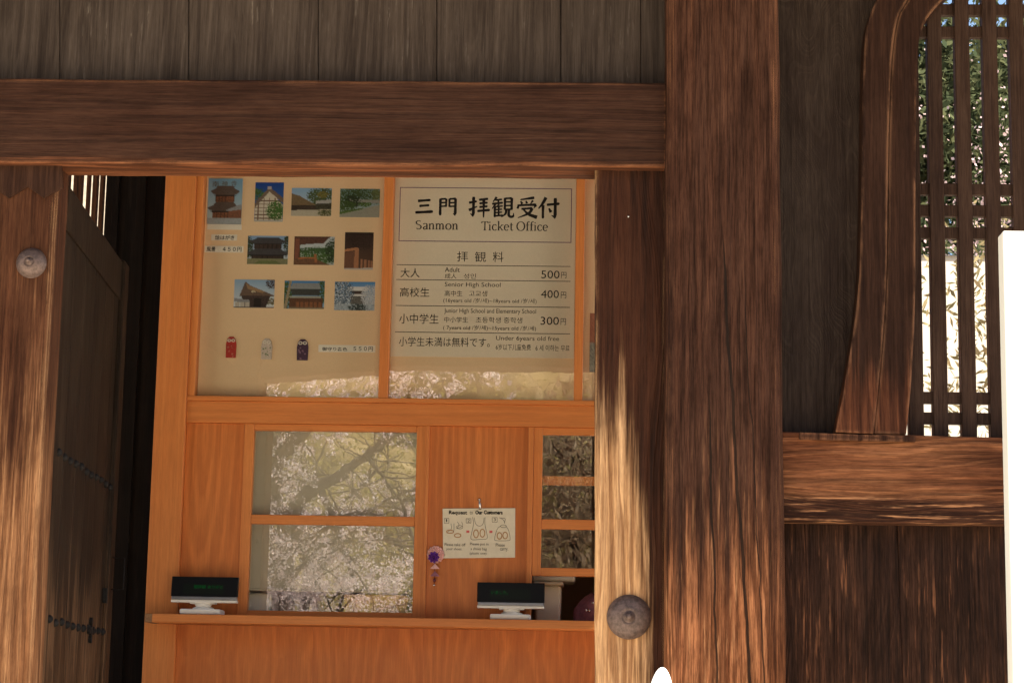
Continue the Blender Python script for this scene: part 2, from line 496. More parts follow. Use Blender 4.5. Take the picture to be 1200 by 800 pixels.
M['cream'] = plain('cream_plaster', (0.42, 0.35, 0.26), 0.85, 0.1, 0.2, 25)
M['tile'] = plain('grey_roof_tile', (0.10, 0.10, 0.105), 0.5, 0.4, 0.25, 9, bump=0.5)
M['gravel'] = plain('pale_gravel', (0.46, 0.40, 0.31), 0.9, 0.1, 0.25, 45, bump=0.8)
M['stone'] = plain('floor_stone', (0.62, 0.545, 0.43), 0.85, 0.15, 0.2, 14, bump=0.4)
M['inside'] = plain('dim_room_wall', (0.70, 0.67, 0.58), 0.85, 0.1, 0.05, 4)
M['bark'] = plain('cherry_bark', (0.13, 0.105, 0.085), 0.9, 0.1, 0.35, 14, bump=0.9)
M['bark_d'] = plain('dark_bark', (0.055, 0.042, 0.032), 0.9, 0.1, 0.3, 14, bump=0.9)


def foliage(name, ca, cb, trans=0.35, rough=0.7):
    t = NT(name)
    r = t.n('ShaderNodeNewGeometry').outputs['Random Per Island']
    col = t.mix(r, ca, cb)
    d = t.n('ShaderNodeBsdfDiffuse', {'Color': col})
    tr = t.n('ShaderNodeBsdfTranslucent', {'Color': col})
    mx = t.n('ShaderNodeMixShader', {0: trans, 1: d.outputs[0], 2: tr.outputs[0]})
    t.t.links.new(mx.outputs[0], t.out.inputs[0])
    return t.m


M['blossom'] = foliage('cherry_blossom', (0.88, 0.80, 0.77), (0.80, 0.63, 0.61), 0.5)
M['blossom2'] = foliage('pink_blossom', (0.56, 0.42, 0.41), (0.34, 0.23, 0.22), 0.3)
M['spring'] = foliage('spring_leaves', (0.30, 0.27, 0.075), (0.46, 0.36, 0.13), 0.5)
M['green_l'] = foliage('green_leaves', (0.055, 0.066, 0.028), (0.15, 0.135, 0.065), 0.4)
M['pine'] = foliage('pine_needles', (0.035, 0.046, 0.024), (0.09, 0.095, 0.045), 0.3)
M['straw'] = foliage('straw_leaves', (0.13, 0.115, 0.055), (0.27, 0.215, 0.12), 0.4)
M['russet'] = foliage('russet_twigs', (0.24, 0.16, 0.10), (0.46, 0.34, 0.22), 0.3)


def glass(name, f0=0.1, wav=0.0, sc=9.0):
    t = NT(name)
    lw = t.n('ShaderNodeLayerWeight', {'Blend': 0.5}).outputs['Facing']
    fr = t.math('ADD', f0, t.math('MULTIPLY', t.math('POWER', lw, 5.0), 1.0 - f0), clamp=True)
    tr = t.n('ShaderNodeBsdfTransparent', {'Color': (0.97, 0.98, 0.97, 1)})
    gl = t.n('ShaderNodeBsdfGlossy', {'Color': (1, 1, 1, 1), 'Roughness': 0.0})
    if wav:
        tc = t.n('ShaderNodeTexCoord').outputs['Object']
        bp = t.n('ShaderNodeBump', {'Strength': wav, 'Distance': 0.002, 'Height': t.noise(tc, sc, 2, 0.5)})
        t.t.links.new(bp.outputs[0], gl.inputs['Normal'])
    mx = t.n('ShaderNodeMixShader', {0: fr, 1: tr.outputs[0], 2: gl.outputs[0]})
    t.t.links.new(mx.outputs[0], t.out.inputs[0])
    return t.m


M['glass'] = glass('window_glass', 0.16, 0.03)
M['case_glass'] = glass('case_glass', 0.14, 0.05, 14.0)

# ------------------------------------------------------------------ lettering
def text_geo(body, bold=0.0, shear=0.0):
    cu = bpy.data.curves.new("lettering", 'FONT')
    cu.body = body
    cu.size = 1.0
    cu.offset = bold
    cu.shear = shear
    cu.resolution_u = 3
    o = bpy.data.objects.new("lettering", cu)
    COL.objects.link(o)
    dg = bpy.context.evaluated_depsgraph_get()
    me = bpy.data.meshes.new_from_object(o.evaluated_get(dg))
    V = np.zeros(len(me.vertices) * 3); me.vertices.foreach_get("co", V)
    V = V.reshape(-1, 3)[:, :2].copy()
    F = [list(p.vertices) for p in me.polygons]
    bpy.data.objects.remove(o); bpy.data.curves.remove(cu); bpy.data.meshes.remove(me)
    return V, F


def fit2d(V, X0, X1, Z0, Z1):
    a, b = V.min(0), V.max(0)
    s = np.maximum(b - a, 1e-6)
    return np.column_stack([X0 + (V[:, 0] - a[0]) / s[0] * (X1 - X0), Z0 + (V[:, 1] - a[1]) / s[1] * (Z1 - Z0)])


def letters(items, Y, mat, parent, name='lettering'):
    """items: (text, x0, y0, x1, y1[, bold]) measured boxes of the ink; one mesh"""
    VV, FF = [], []
    n = 0
    for it in items:
        V, F = text_geo(it[0], it[5] if len(it) > 5 else 0.0)
        if len(V) == 0: continue
        X0, X1, Z0, Z1 = rect(it[1], it[2], it[3], it[4], Y)
        W = fit2d(V, X0, X1, Z0, Z1)
        VV.append(np.column_stack([W[:, 0], np.full(len(W), Y), W[:, 1]]))
        FF += [[i + n for i in f] for f in F]
        n += len(W)
    return obj(name, np.concatenate(VV), FF, mat, parent)


def stroke2d(pts, ws, V, F, sub=8):
    """a brush stroke as one ribbon: Catmull-Rom through pts with width ws"""
    pts = [np.array(p, float) for p in pts]
    if len(pts) > 2:
        Q = [2 * pts[0] - pts[1]] + pts + [2 * pts[-1] - pts[-2]]
        out, wo_ = [], []
        for i in range(len(pts) - 1):
            for k in range(sub):
                u = k / sub
                a, b, c, d = Q[i], Q[i + 1], Q[i + 2], Q[i + 3]
                out.append(0.5 * (2 * b + (c - a) * u + (2 * a - 5 * b + 4 * c - d) * u * u + (3 * b - a - 3 * c + d) * u ** 3))
                wo_.append(ws[i] * (1 - u) + ws[i + 1] * u)
        out.append(pts[-1]); wo_.append(ws[-1])
    else:
        out = [pts[0] + (pts[1] - pts[0]) * u for u in (0, .08, .5, .9, 1)]
        wo_ = [ws[0] * .75, ws[0], (ws[0] + ws[1]) / 2 * .86, ws[1], ws[1] * .6]
    n0 = len(V)
    for i, p in enumerate(out):
        tt = out[min(i + 1, len(out) - 1)] - out[max(i - 1, 0)]
        L = np.hypot(*tt) or 1
        nn = np.array([-tt[1], tt[0]]) / L
        V.append(p + nn * wo_[i] / 2); V.append(p - nn * wo_[i] / 2)
    for i in range(len(out) - 1):
        F.append([n0 + 2 * i, n0 + 2 * i + 1, n0 + 2 * i + 3, n0 + 2 * i + 2])


BRUSH = {
 '三': [([(16, 20), (82, 14)], (12, 11)), ([(24, 49), (76, 44)], (11, 10)), ([(4, 86), (96, 80)], (12, 13))],
 '門': [([(13, 10), (13, 94)], (11, 11)), ([(13, 13), (42, 11)], (8, 8)), ([(43, 10), (42, 52)], (9, 8)), ([(13, 31), (42, 29)], (7, 7)), ([(13, 49), (42, 47)], (7, 7)),
        ([(59, 10), (59, 52)], (9, 8)), ([(59, 12), (92, 10)], (8, 9)), ([(90, 9), (90, 88)], (11, 12)), ([(92, 90), (78, 84)], (11, 3)), ([(59, 31), (90, 29)], (7, 7)), ([(59, 49), (90, 47)], (7, 7))],
 '拝': [([(2, 31), (38, 24)], (9, 8)), ([(23, 3), (23, 88)], (11, 11)), ([(25, 92), (8, 82)], (11, 3)), ([(2, 66), (40, 48)], (11, 5)),
        ([(48, 17), (90, 12)], (8, 9)), ([(50, 34), (88, 30)], (8, 8)), ([(50, 51), (88, 47)], (8, 8)), ([(41, 70), (99, 64)], (9, 10)), ([(70, 14), (70, 100)], (11, 6))],
 '観': [([(22, 2), (6, 26)], (9, 4)), ([(16, 17), (46, 13)], (7, 7)), ([(30, 16), (30, 32)], (7, 7)), ([(2, 35), (50, 29)], (8, 8)), ([(17, 36), (2, 60)], (8, 3)), ([(15, 48), (15, 99)], (9, 8)), ([(33, 36), (27, 46)], (7, 6)),
        ([(15, 49), (50, 45)], (6, 6)), ([(15, 63), (47, 60)], (6, 6)), ([(15, 77), (47, 74)], (6, 6)), ([(15, 93), (52, 89)], (7, 7)), ([(32, 46), (32, 92)], (7, 7)),
        ([(59, 6), (59, 64)], (9, 8)), ([(59, 9), (90, 7)], (7, 8)), ([(89, 6), (89, 64)], (10, 9)), ([(59, 26), (89, 25)], (6, 6)), ([(59, 43), (89, 42)], (6, 6)), ([(59, 61), (89, 60)], (7, 7)),
        ([(66, 62), (62, 82), (44, 98)], (9, 8, 3)), ([(78, 62), (77, 88), (86, 96), (98, 94)], (8, 9, 9, 9)), ([(97, 96), (98, 78)], (8, 3))],
 '受': [([(84, 3), (18, 13)], (11, 6)), ([(20, 20), (28, 33)], (6, 10)), ([(45, 18), (50, 31)], (6, 10)), ([(78, 16), (66, 33)], (9, 4)), ([(12, 36), (6, 56)], (9, 9)), ([(12, 40), (94, 36)], (8, 10)), ([(93, 38), (82, 53)], (10, 4)),
        ([(24, 57), (76, 53)], (8, 9)), ([(76, 53), (58, 78), (8, 100)], (11, 10, 3)), ([(34, 60), (58, 82), (98, 97)], (6, 10, 14))],
 '付': [([(36, 2), (22, 28), (2, 54)], (12, 10, 4)), ([(23, 36), (23, 99)], (11, 9)), ([(40, 36), (99, 30)], (9, 10)), ([(79, 4), (79, 90)], (12, 12)), ([(82, 94), (62, 84)], (12, 3)), ([(50, 52), (60, 70)], (7, 12))],
}


def brush_text(items, Y, mat, parent, name='brush_lettering', glyphs=BRUSH, size=100.0, scale_w=1.3):
    VV, FF = [], []
    for ch, x0, y0, x1, y1 in items:
        V, F = [], []
        for pts, ws in glyphs[ch]:
            stroke2d(pts, [w * scale_w for w in ws], V, F)
        V = np.array(V)
        X0, X1, Z0, Z1 = rect(x0, y0, x1, y1, Y)
        n = len(VV)
        for k, (u, v) in enumerate(V):
            VV.append((X0 + u / size * (X1 - X0), Y - 0.00002 * ((k // 2) % 40), Z1 + v / size * (Z0 - Z1)))
        FF += [[i + n for i in f] for f in F]
    return obj(name, VV, FF, mat, parent)


# book-face roman letters: skeleton strokes written with a broad pen, serifs added
def pen(paths, serifs, thick=11.0, thin=4.5):
    out = []
    for p in paths:
        ws = []
        for i in range(len(p)):
            a = np.array(p[max(i - 1, 0)], float); b = np.array(p[min(i + 1, len(p) - 1)], float)
            d = b - a; L = np.hypot(*d) or 1
            ws.append(thin + (thick - thin) * abs(d[1] / L) ** 1.3)
        out.append((p, ws))
    for x0, x1, y in serifs:
        out.append(([(x0, y), (x1, y)], (thin, thin)))
    return out


def arc(cx, cy, rx, ry, a0, a1, n=9):
    return [(cx + rx * math.cos(math.radians(a0 + (a1 - a0) * i / (n - 1))), cy + ry * math.sin(math.radians(a0 + (a1 - a0) * i / (n - 1)))) for i in range(n)]


# y down, baseline 100, x height 50, capital 25 ; (glyph, advance)
ROMAN = {
 'S': (pen([arc(28, 43, 19, 16, -35, -270, 8)[:-1] + [(28, 60)] + arc(28, 80, 20, 18, -75, 145, 8)], [], 10), 58),
 'a': (pen([arc(22, 62, 15, 12, 200, 340, 6) + [(37, 75), (37, 92), (42, 99)], [(36, 72), (20, 77), (9, 87), (16, 99), (28, 96), (36, 89)]], []), 48),
 'n': (pen([[(12, 52), (12, 99)], [(13, 62), (24, 52), (36, 54), (40, 66), (40, 99)]], [(3, 13, 52), (2, 23, 98), (30, 51, 98)]), 55),
 'm': (pen([[(12, 52), (12, 99)], [(13, 62), (23, 52), (34, 54), (38, 66), (38, 99)], [(39, 62), (49, 52), (60, 54), (64, 66), (64, 99)]], [(3, 13, 52), (2, 23, 98), (28, 48, 98), (54, 75, 98)]), 80),
 'o': (pen([arc(27, 75, 20, 24, -90, 270, 16)], []), 54),
 'T': (pen([[(32, 28), (32, 99)], [(5, 40), (6, 28)], [(58, 40), (57, 28)]], [(5, 58, 28), (20, 44, 98)]), 60),
 'i': (pen([[(14, 52), (14, 99)], [(13, 28), (13, 38)]], [(4, 15, 52), (3, 25, 98)]), 29),
 'c': (pen([arc(26, 75, 19, 24, -40, -320, 12)], []), 46),
 'k': (pen([[(13, 22), (13, 99)], [(44, 53), (14, 80)], [(24, 72), (46, 99)]], [(3, 14, 23), (3, 24, 98), (34, 54, 53), (37, 56, 98)]), 55),
 'e': (pen([arc(25, 75, 18, 24, -5, -315, 12), [(8, 73), (42, 73)]], []), 48),
 't': (pen([[(16, 36), (16, 88), (22, 98), (33, 95)]], [(5, 32, 53)]), 35),
 'O': (pen([arc(38, 63, 32, 37, -90, 270, 18)], [], 12), 77),
 'f': (pen([[(36, 27), (26, 24), (17, 34), (16, 50), (16, 99)]], [(5, 32, 53), (4, 30, 98)]), 34),
}


def roman(word, x0, x1, ytop, ybase, Y, mat, parent, name='roman_lettering'):
    """ytop: top of the capitals, ybase: baseline"""
    V, F = [], []
    cur = 0.0
    for ch in word:
        if ch == ' ': cur += 24; continue
        g, adv = ROMAN[ch]
        for pts, ws in g:
            n = len(V)
            stroke2d([(u + cur, v) for u, v in pts], ws, V, F, 5)
        cur += adv
    X0, X1, Z0, Z1 = rect(x0, ytop, x1, ybase, Y)
    W = [(X0 + u / cur * (X1 - X0), Y - 0.00002 * ((k // 2) % 40), Z1 + (v - 25) / 75 * (Z0 - Z1)) for k, (u, v) in enumerate(V)]
    return obj(name, W, F, mat, parent)


# ------------------------------------------------------------------ the setting
YG = 5.84                   # face of the gate posts
YW = 7.65                   # face of the ticket office
g = 400
o = obj('ground', [(-g, -g, -0.95), (g, -g, -0.95), (g, g, -0.95), (-g, g, -0.95)], [(0, 1, 2, 3)], M['gravel']); tag(o, kind='structure')
o = box('gate_floor', -9, 9, 3.6, 10.6, -0.94, 0.0, M['stone'], bev=0.02); tag(o, kind='structure')
V = []
o = multi_box('steps', [(-6, 6, 3.6 - 0.36 * (i + 1), 3.6 - 0.36 * i - 0.003, -0.945, -0.19 * (i + 1)) for i in range(4)], M['stone'], bev=0.01); tag(o, kind='structure')

# ------------------------------------------------------------------ the gate
gate = thing('temple_gate', 'old dark timber temple gate with an open doorway and a latticed window', 'gate', (0, YG, 0))
timber('lintel_beam', [(-420, 89.5), (781.5, 97), (781.5, 195.8), (-420, 187.5)], 5.80, 0.15, M['beam'], gate, bev=0.005, amp=0.002)
# boards over the lintel
joints = [-420, -250, -80, 70, 221, 373, 512, 657, 751, 790]
V, F = [], []
for a, b in zip(joints[:-1], joints[1:]):
    pts = [P(a + 0.4, -420, 5.87), P(b - 0.3, -420, 5.87), P(b - 0.3, 112, 5.87), P(a + 0.4, 112, 5.87)]
    dy = random.uniform(-0.003, 0.003)
    bm = bm_prism([p + Vector((0, dy, 0)) for p in pts], 0.03); bevel(bm, 0.002)
    bm.verts.index_update(); n = len(V)
    V += [v.co[:] for v in bm.verts]; F += [[v.index + n for v in f.verts] for f in bm.faces]; bm.free()
obj('board_wall', np.array(V), F, M['board'], gate)
timber('backing_board', [(-420, -420), (790, -420), (790, 110), (-420, 110)], 5.905, 0.03, M['beam'], gate, bev=0, amp=0)
# posts
zf = 840 + 260
lp = timber('left_post', [(-115, 150), (72.5, 150), (52, 500), (18, 1180), (-150, 1180)], 5.842, 0.13, M['post_left'], gate, bev=0.014, amp=0.002, seg=3)
dp = timber('door_post', [(697, 170), (782, 170), (780, 1180), (697, 1180)], 5.842, 0.14, M['post_door'], gate, bev=0.008, amp=0.004, freq=5, seg=3)
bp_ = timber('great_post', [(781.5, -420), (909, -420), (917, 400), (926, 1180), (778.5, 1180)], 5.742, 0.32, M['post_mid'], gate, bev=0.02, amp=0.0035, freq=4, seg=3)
pts = [(-115, 186), (72, 190), (73.5, 219.5), (51, 232), (32, 218.5), (10, 232), (-12, 217), (-34, 231), (-56, 216), (-78, 230), (-115, 215)]
bm = bm_prism([P(x, y, 5.832) for x, y in pts], 0.012); bevel(bm, 0.001)
from_bm('zigzag_cap', bm, M['cap'], lp)


def boss(center, r, parent, ring=True):
    prof = [(0.0, r * 1.04), (0.004, r * 1.04), (0.006, r), (0.016, r * 0.93), (0.026, r * 0.72), (0.031, r * 0.42), (0.032, r * 0.33), (0.030, r * 0.30), (0.031, r * 0.27), (0.033, r * 0.25), (0.034, r * 0.17), (0.042, r * 0.16), (0.048, r * 0.12), (0.050, r * 0.05)]
    lathe('nail_boss', center, (0, -1, 0), prof, M['iron'], parent, 40)


c = P(37, 308.5, 5.842); boss((c.x, 5.843, c.z), 18.0 * 5.8 / FPX, lp)
c = P(737, 722.5, 5.842); boss((c.x, 5.843, c.z), 25.0 * 5.8 / FPX, dp)
c = P(736.5, 254, 5.842); lathe('pin', (c.x, 5.843, c.z), (0, -1, 0), [(0, 0.0032), (0.004, 0.0032), (0.006, 0.001)], M['steel'], dp, 10)

# bay with the cusped lattice window
AX = P(1240, 250, 5.8).x


def mir(pts): return [Vector((2 * AX - p.x, p.y, p.z)) for p in pts]


outer = [(979, 506), (988, 460), (997, 406), (1003, 365), (1007, 320), (1008.5, 275), (1009.5, 225), (1010.5, 150), (1012, 75), (1016, 30), (1027, 0), (1046, -40), (1090, -80), (1160, -108), (1240, -140)]
groove = [(1024, 508), (1029, 460), (1034, 406), (1037, 365), (1039, 320), (1040, 275), (1040.6, 225), (1042, 150), (1045, 75), (1051.5, 25), (1064, 0), (1082, -28), (1112, -56), (1172, -82), (1240, -112)]
inner = [(1062, 509), (1067, 460), (1070.5, 406), (1072.3, 365), (1073, 320), (1073, 275), (1073.2, 225), (1073.8, 150), (1075, 75), (1081, 33), (1102, 3), (1132, -25), (1164, -45), (1200, -60), (1240, -84)]


def dense(A, k=4):
    A = [np.array(p, float) for p in A]
    Q = [2 * A[0] - A[1]] + A + [2 * A[-1] - A[-2]]
    out = []
    for i in range(len(A) - 1):
        a, b, c, d = Q[i:i + 4]
        for j in range(k):
            u = j / k
            out.append(0.5 * (2 * b + (c - a) * u + (2 * a - 5 * b + 4 * c - d) * u * u + (3 * b - a - 3 * c + d) * u ** 3))
    return out + [A[-1]]


def strip(name, A, B, Y, depth, mat, parent, bev):
    A, B = dense(A), dense(B)
    a = [P(x, y, Y) for x, y in A]; b = [P(x, y, Y) for x, y in B]
    a = a + mir(a[:-1])[::-1]; b = b + mir(b[:-1])[::-1]
    bm = bmesh.new()
    d = Vector((0, depth, 0))
    va = [bm.verts.new(p) for p in a]; vb = [bm.verts.new(p) for p in b]
    wa = [bm.verts.new(p + d) for p in a]; wb = [bm.verts.new(p + d) for p in b]
    n = len(a)
    for i in range(n - 1):
        bm.faces.new((va[i], va[i + 1], vb[i + 1], vb[i])); bm.faces.new((wa[i], wb[i], wb[i + 1], wa[i + 1]))
        bm.faces.new((va[i], wa[i], wa[i + 1], va[i + 1])); bm.faces.new((vb[i], vb[i + 1], wb[i + 1], wb[i]))
    for i in (0, n - 1): bm.faces.new((va[i], vb[i], wb[i], wa[i]))
    bmesh.ops.recalc_face_normals(bm, faces=bm.faces)
    bevel(bm, bev, 2, only=lambda e: min(v.co.y for v in e.verts) < Y + depth * 0.5)
    return from_bm(name, bm, mat, parent)


wf = strip('window_frame', outer, groove, 5.785, 0.085, M['frame'], gate, 0.004)
strip('inner_moulding', groove, inner, 5.80, 0.08, M['frame'], wf, 0.004)
# boards round the window: left, right, above
lb = [P(x, y, 5.862) for x, y in [(908, -420), (1240, -420), (1240, -126), (1166, -95), (1100, -68), (1062, -32), (1040, 2), (1029, 30), (1025, 75), (1023, 150), (1022, 320), (1010, 400), (995, 512), (915, 512)]]
bm = bm_prism(lb, 0.035); from_bm('window_board', bm, M['swirl'], gate)
bm = bm_prism(mir(lb)[::-1], 0.035); from_bm('window_board', bm, M['swirl'], gate)
# lattice
a, b, _, _ = rect(1062, 100, 1075, 500, 5.87)
zt = P(1240, -150, 5.87).z; zb = P(1120, 513, 5.87).z
boxes = []
xs = [P(x, 250, 5.865).x for x in (1070.5, 1098.5, 1131.5, 1164.5, 1196.5)]
pitch = xs[3] - xs[2]
while xs[-1] + pitch < 2 * AX - xs[1] + 0.02: xs.append(xs[-1] + pitch)
hw = 8.7 * 5.87 / FPX
lat = thing('lattice', None, None, (0, 0, 0)); lat.parent = gate
for i, x in enumerate(xs):
    box('lattice_bar', x - hw, x + hw, 5.865, 5.905, zb, zt, M['lattice'], lat, 0.002)
zs = [P(1100, y, 5.88).z for y in (-82, -56, 12, 38, 222, 247, 273, 466, 490)]
hh = 6.9 * 5.88 / FPX
for z in zs: box('cross_bar', xs[0] - 0.02, xs[-1] + 0.02, 5.874, 5.898, z - hh, z + hh, M['lattice'], lat, 0.0015)
timber('sill_rail', [(905, 506.0), (1178, 512), (1600, 521), (1600, 622), (1178, 615), (905, 610.7)], 5.80, 0.12, M['rail'], gate, bev=0.006, amp=0.003, freq=6)
timber('batten', [(936.5, 506.2), (1073, 511), (1073, 517.3), (937, 514.3)], 5.786, 0.0135, M['post_mid'], gate, bev=0.001, amp=0)
V, F = [], []
for a, b in ((900, 1050.3), (1051.4, 1180), (1181, 1320), (1321, 1460), (1461, 1600)):
    bm = bm_prism([P(a, 600, 5.86), P(b, 600, 5.86), P(b + (b - 690) * 0.06, 1180, 5.86), P(a + (a - 690) * 0.05, 1180, 5.86)], 0.03); bevel(bm, 0.002)
    bm.verts.index_update(); n = len(V)
    V += [v.co[:] for v in bm.verts]; F += [[v.index + n for v in f.verts] for f in bm.faces]; bm.free()
obj('lower_panel', np.array(V), F, M['dado'], gate)
xr = P(1600, 400, 5.84).x
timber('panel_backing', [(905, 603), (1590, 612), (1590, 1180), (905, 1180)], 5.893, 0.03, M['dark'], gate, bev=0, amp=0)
xm = 2 * AX - P(908, 100, 5.862).x
if xm < xr: box('filler_board', xm - 0.03, xr + 0.01, 5.90, 5.93, EYE + 0.5, 3.6, M['swirl'], gate)
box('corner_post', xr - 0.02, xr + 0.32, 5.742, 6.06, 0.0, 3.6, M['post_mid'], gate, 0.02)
xl = P(-420, 400, 5.84).x
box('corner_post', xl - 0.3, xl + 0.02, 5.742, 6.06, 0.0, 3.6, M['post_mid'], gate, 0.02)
box('side_panel', xl + 0.022, P(-112, 400, 5.86).x, 5.87, 5.90, 0.0, P(-250, 190, 5.86).z - 0.002, M['dado'], gate)
# roof: two tiled slopes on rafters, unseen, their widths shaped to steer the sun
ridge, eave = 4.75, 3.42
for s, y0, rx in ((1, 4.35, 3.6), (-1, 7.25, 2.75)):
    pts = [(-5.2, y0, eave), (rx, y0, eave), (rx, 5.8, ridge), (-5.2, 5.8, ridge)]
    bm = bm_prism(pts if s > 0 else pts[::-1], 0.14, (0, 0, 1)); from_bm('roof', bm, M['tile'], gate)
    boxes = []
    V, F = [], []
    for k in range(34):
        x = -5.0 + k * 0.3
        if x > rx - 0.1: continue
        bm = bm_prism([(x, y0 + 0.03 * s, eave - 0.06), (x + 0.08, y0 + 0.03 * s, eave - 0.06), (x + 0.08, 5.8, ridge - 0.06), (x, 5.8, ridge - 0.06)], 0.058, (0, 0, 1))
        bm.verts.index_update(); n = len(V)
        V += [v.co[:] for v in bm.verts]; F += [[v.index + n for v in f.verts] for f in bm.faces]; bm.free()
    obj('rafters', np.array(V), F, M['dark'], gate)

# door leaf, swung back inwards
h0 = P(84.5, 203, 5.975); h1 = P(150.5, 320, 7.17)
zt = (h0.z + h1.z) / 2
ud = Vector((h1.x - h0.x, h1.y - h0.y, 0)); LW = ud.length; ud.normalize()
nd = Vector((ud.y, -ud.x, 0))            # towards the doorway


def leaf_pt(u, z, d=0.0): return Vector((h0.x, h0.y, 0)) + ud * u + nd * d + Vector((0, 0, z))


def leaf_box(u0, u1, z0, z1, d0, d1, bev=0.003, corner=False):
    bm = bm_prism([leaf_pt(u0, z0, d1), leaf_pt(u1, z0, d1), leaf_pt(u1, z1, d1), leaf_pt(u0, z1, d1)], d1 - d0, -nd)
    bevel(bm, bev, 2)
    return bm


def leaf_multi(name, lst, mat, parent, bev=0.003):
    V, F = [], []
    for bx in lst:
        bm = leaf_box(*bx, bev)
        bm.verts.index_update(); n = len(V)
        V += [v.co[:] for v in bm.verts]; F += [[v.index + n for v in f.verts] for f in bm.faces]; bm.free()
    return obj(name, np.array(V), F, mat, parent)


nb = 6
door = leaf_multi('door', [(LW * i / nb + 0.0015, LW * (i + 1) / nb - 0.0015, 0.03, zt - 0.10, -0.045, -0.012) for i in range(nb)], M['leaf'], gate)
for b_ in ((0, LW - 0.11, zt - 0.145, zt - 0.01, -0.05, -0.006), (0, LW - 0.11, 0.02, 0.15, -0.05, -0.006)): leaf_multi('door_rail', [b_], M['leaf'], door)
leaf_multi('door_stile', [(LW - 0.11, LW, 0.02, zt, -0.055, 0.004)], M['leaf'], door, 0.012)
V, F = [], []
for z, dz in ((P(102, 549, 6.5).z, 0.0), (P(96, 733, 6.5).z, 0.0)):
    for k in range(11):
        u = 0.09 + k * (LW - 0.2) / 10
        c = leaf_pt(u, z + random.uniform(-.004, .004), -0.012)
        n = len(V)
        for h, r in ((0, 0.013), (0.006, 0.012), (0.011, 0.007), (0.013, 0.002)):
            for q in range(10):
                an = q * math.pi / 5
                V.append(tuple(c + nd * h + ud * (r * math.cos(an)) + Vector((0, 0, r * math.sin(an)))))
        for h in range(3):
            for q in range(10):
                F.append((n + h * 10 + q, n + h * 10 + (q + 1) % 10, n + (h + 1) * 10 + (q + 1) % 10, n + (h + 1) * 10 + q))
        F.append([n + 30 + q for q in range(10)])
obj('studs', V, F, M['iron_dark'], door, smooth=True)
# flower-shaped iron fitting and the pull handle
V, F = [], []
cz = P(115, 737, 6.7).z
for du, dz, r in ((0.62, 0.0, 0.018), (0.62, 0.028, 0.013), (0.62, -0.028, 0.013), (0.648, 0, 0.013), (0.592, 0, 0.013)):
    c = leaf_pt(du * LW / 0.9, cz + dz, -0.012); n = len(V)
    for h in (0, 0.01):
        for q in range(12):
            V.append(tuple(c + nd * h + ud * (r * math.cos(q * math.pi / 6)) + Vector((0, 0, r * math.sin(q * math.pi / 6)))))
    F += [(n + q, n + (q + 1) % 12, n + 12 + (q + 1) % 12, n + 12 + q) for q in range(12)] + [[n + 12 + q for q in range(12)]]
obj('iron_flower', V, F, M['iron_dark'], door)
za, zc = P(140, 653, 7.1).z, P(140, 690, 7.1).z
tube('handle', [leaf_pt(LW - 0.06, za, 0.004), leaf_pt(LW - 0.06, za, 0.045), leaf_pt(LW - 0.06, zc, 0.045), leaf_pt(LW - 0.06, zc, 0.004)], [0.0024] * 4, M['iron_dark'], door, 8)
leaf_multi('latch', [(LW - 0.14, LW - 0.118, zc - 0.05, zc + 0.0, -0.012, 0.004)], M['iron_dark'], door, 0.002)

# ------------------------------------------------------------------ dark wall with slatted window beside the office
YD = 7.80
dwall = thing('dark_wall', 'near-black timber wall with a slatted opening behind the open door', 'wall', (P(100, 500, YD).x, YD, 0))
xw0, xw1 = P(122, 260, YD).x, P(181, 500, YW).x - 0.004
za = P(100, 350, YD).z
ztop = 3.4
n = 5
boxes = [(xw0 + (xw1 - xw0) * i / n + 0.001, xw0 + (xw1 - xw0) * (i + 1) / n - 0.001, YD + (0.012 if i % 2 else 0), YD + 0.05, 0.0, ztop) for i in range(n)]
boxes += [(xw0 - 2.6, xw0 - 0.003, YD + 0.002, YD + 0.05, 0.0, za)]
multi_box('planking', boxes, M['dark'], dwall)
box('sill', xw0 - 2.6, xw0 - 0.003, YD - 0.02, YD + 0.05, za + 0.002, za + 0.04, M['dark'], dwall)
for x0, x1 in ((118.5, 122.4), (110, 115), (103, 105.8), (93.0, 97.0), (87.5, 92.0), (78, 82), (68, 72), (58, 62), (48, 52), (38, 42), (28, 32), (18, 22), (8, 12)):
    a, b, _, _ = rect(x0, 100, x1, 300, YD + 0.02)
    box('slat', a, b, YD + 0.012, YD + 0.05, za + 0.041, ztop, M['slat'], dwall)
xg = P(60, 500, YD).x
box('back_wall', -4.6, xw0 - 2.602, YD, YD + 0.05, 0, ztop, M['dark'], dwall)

# ------------------------------------------------------------------ the ticket office
of = thing('ticket_office', 'light cedar ticket office with display cases, sliding windows and a counter shelf', 'kiosk', (P(450, 720, YW).x, YW, 0))


def obx(name, x0, y0, x1, y1, Y, depth, mat, parent=of, bev=0.0015):
    return prect(name, x0, y0, x1, y1, Y, depth, mat, parent, bev)


XL = P(181, 500, YW).x                     # left face
XR = P(765, 500, YW).x
ZS = P(436, 722.5, YW).z                   # middle height of the shelf face
def XX(x, y=500): return P(x, y, YW).x
def ZZ(y, x=450): return P(x, y, YW).z


def wbox(name, X0, X1, Z0, Z1, dy0, dy1, mat, parent=of, bev=0.0015):
    return box(name, X0, X1, YW + dy0, YW + dy1, Z0, Z1, mat, parent, bev)


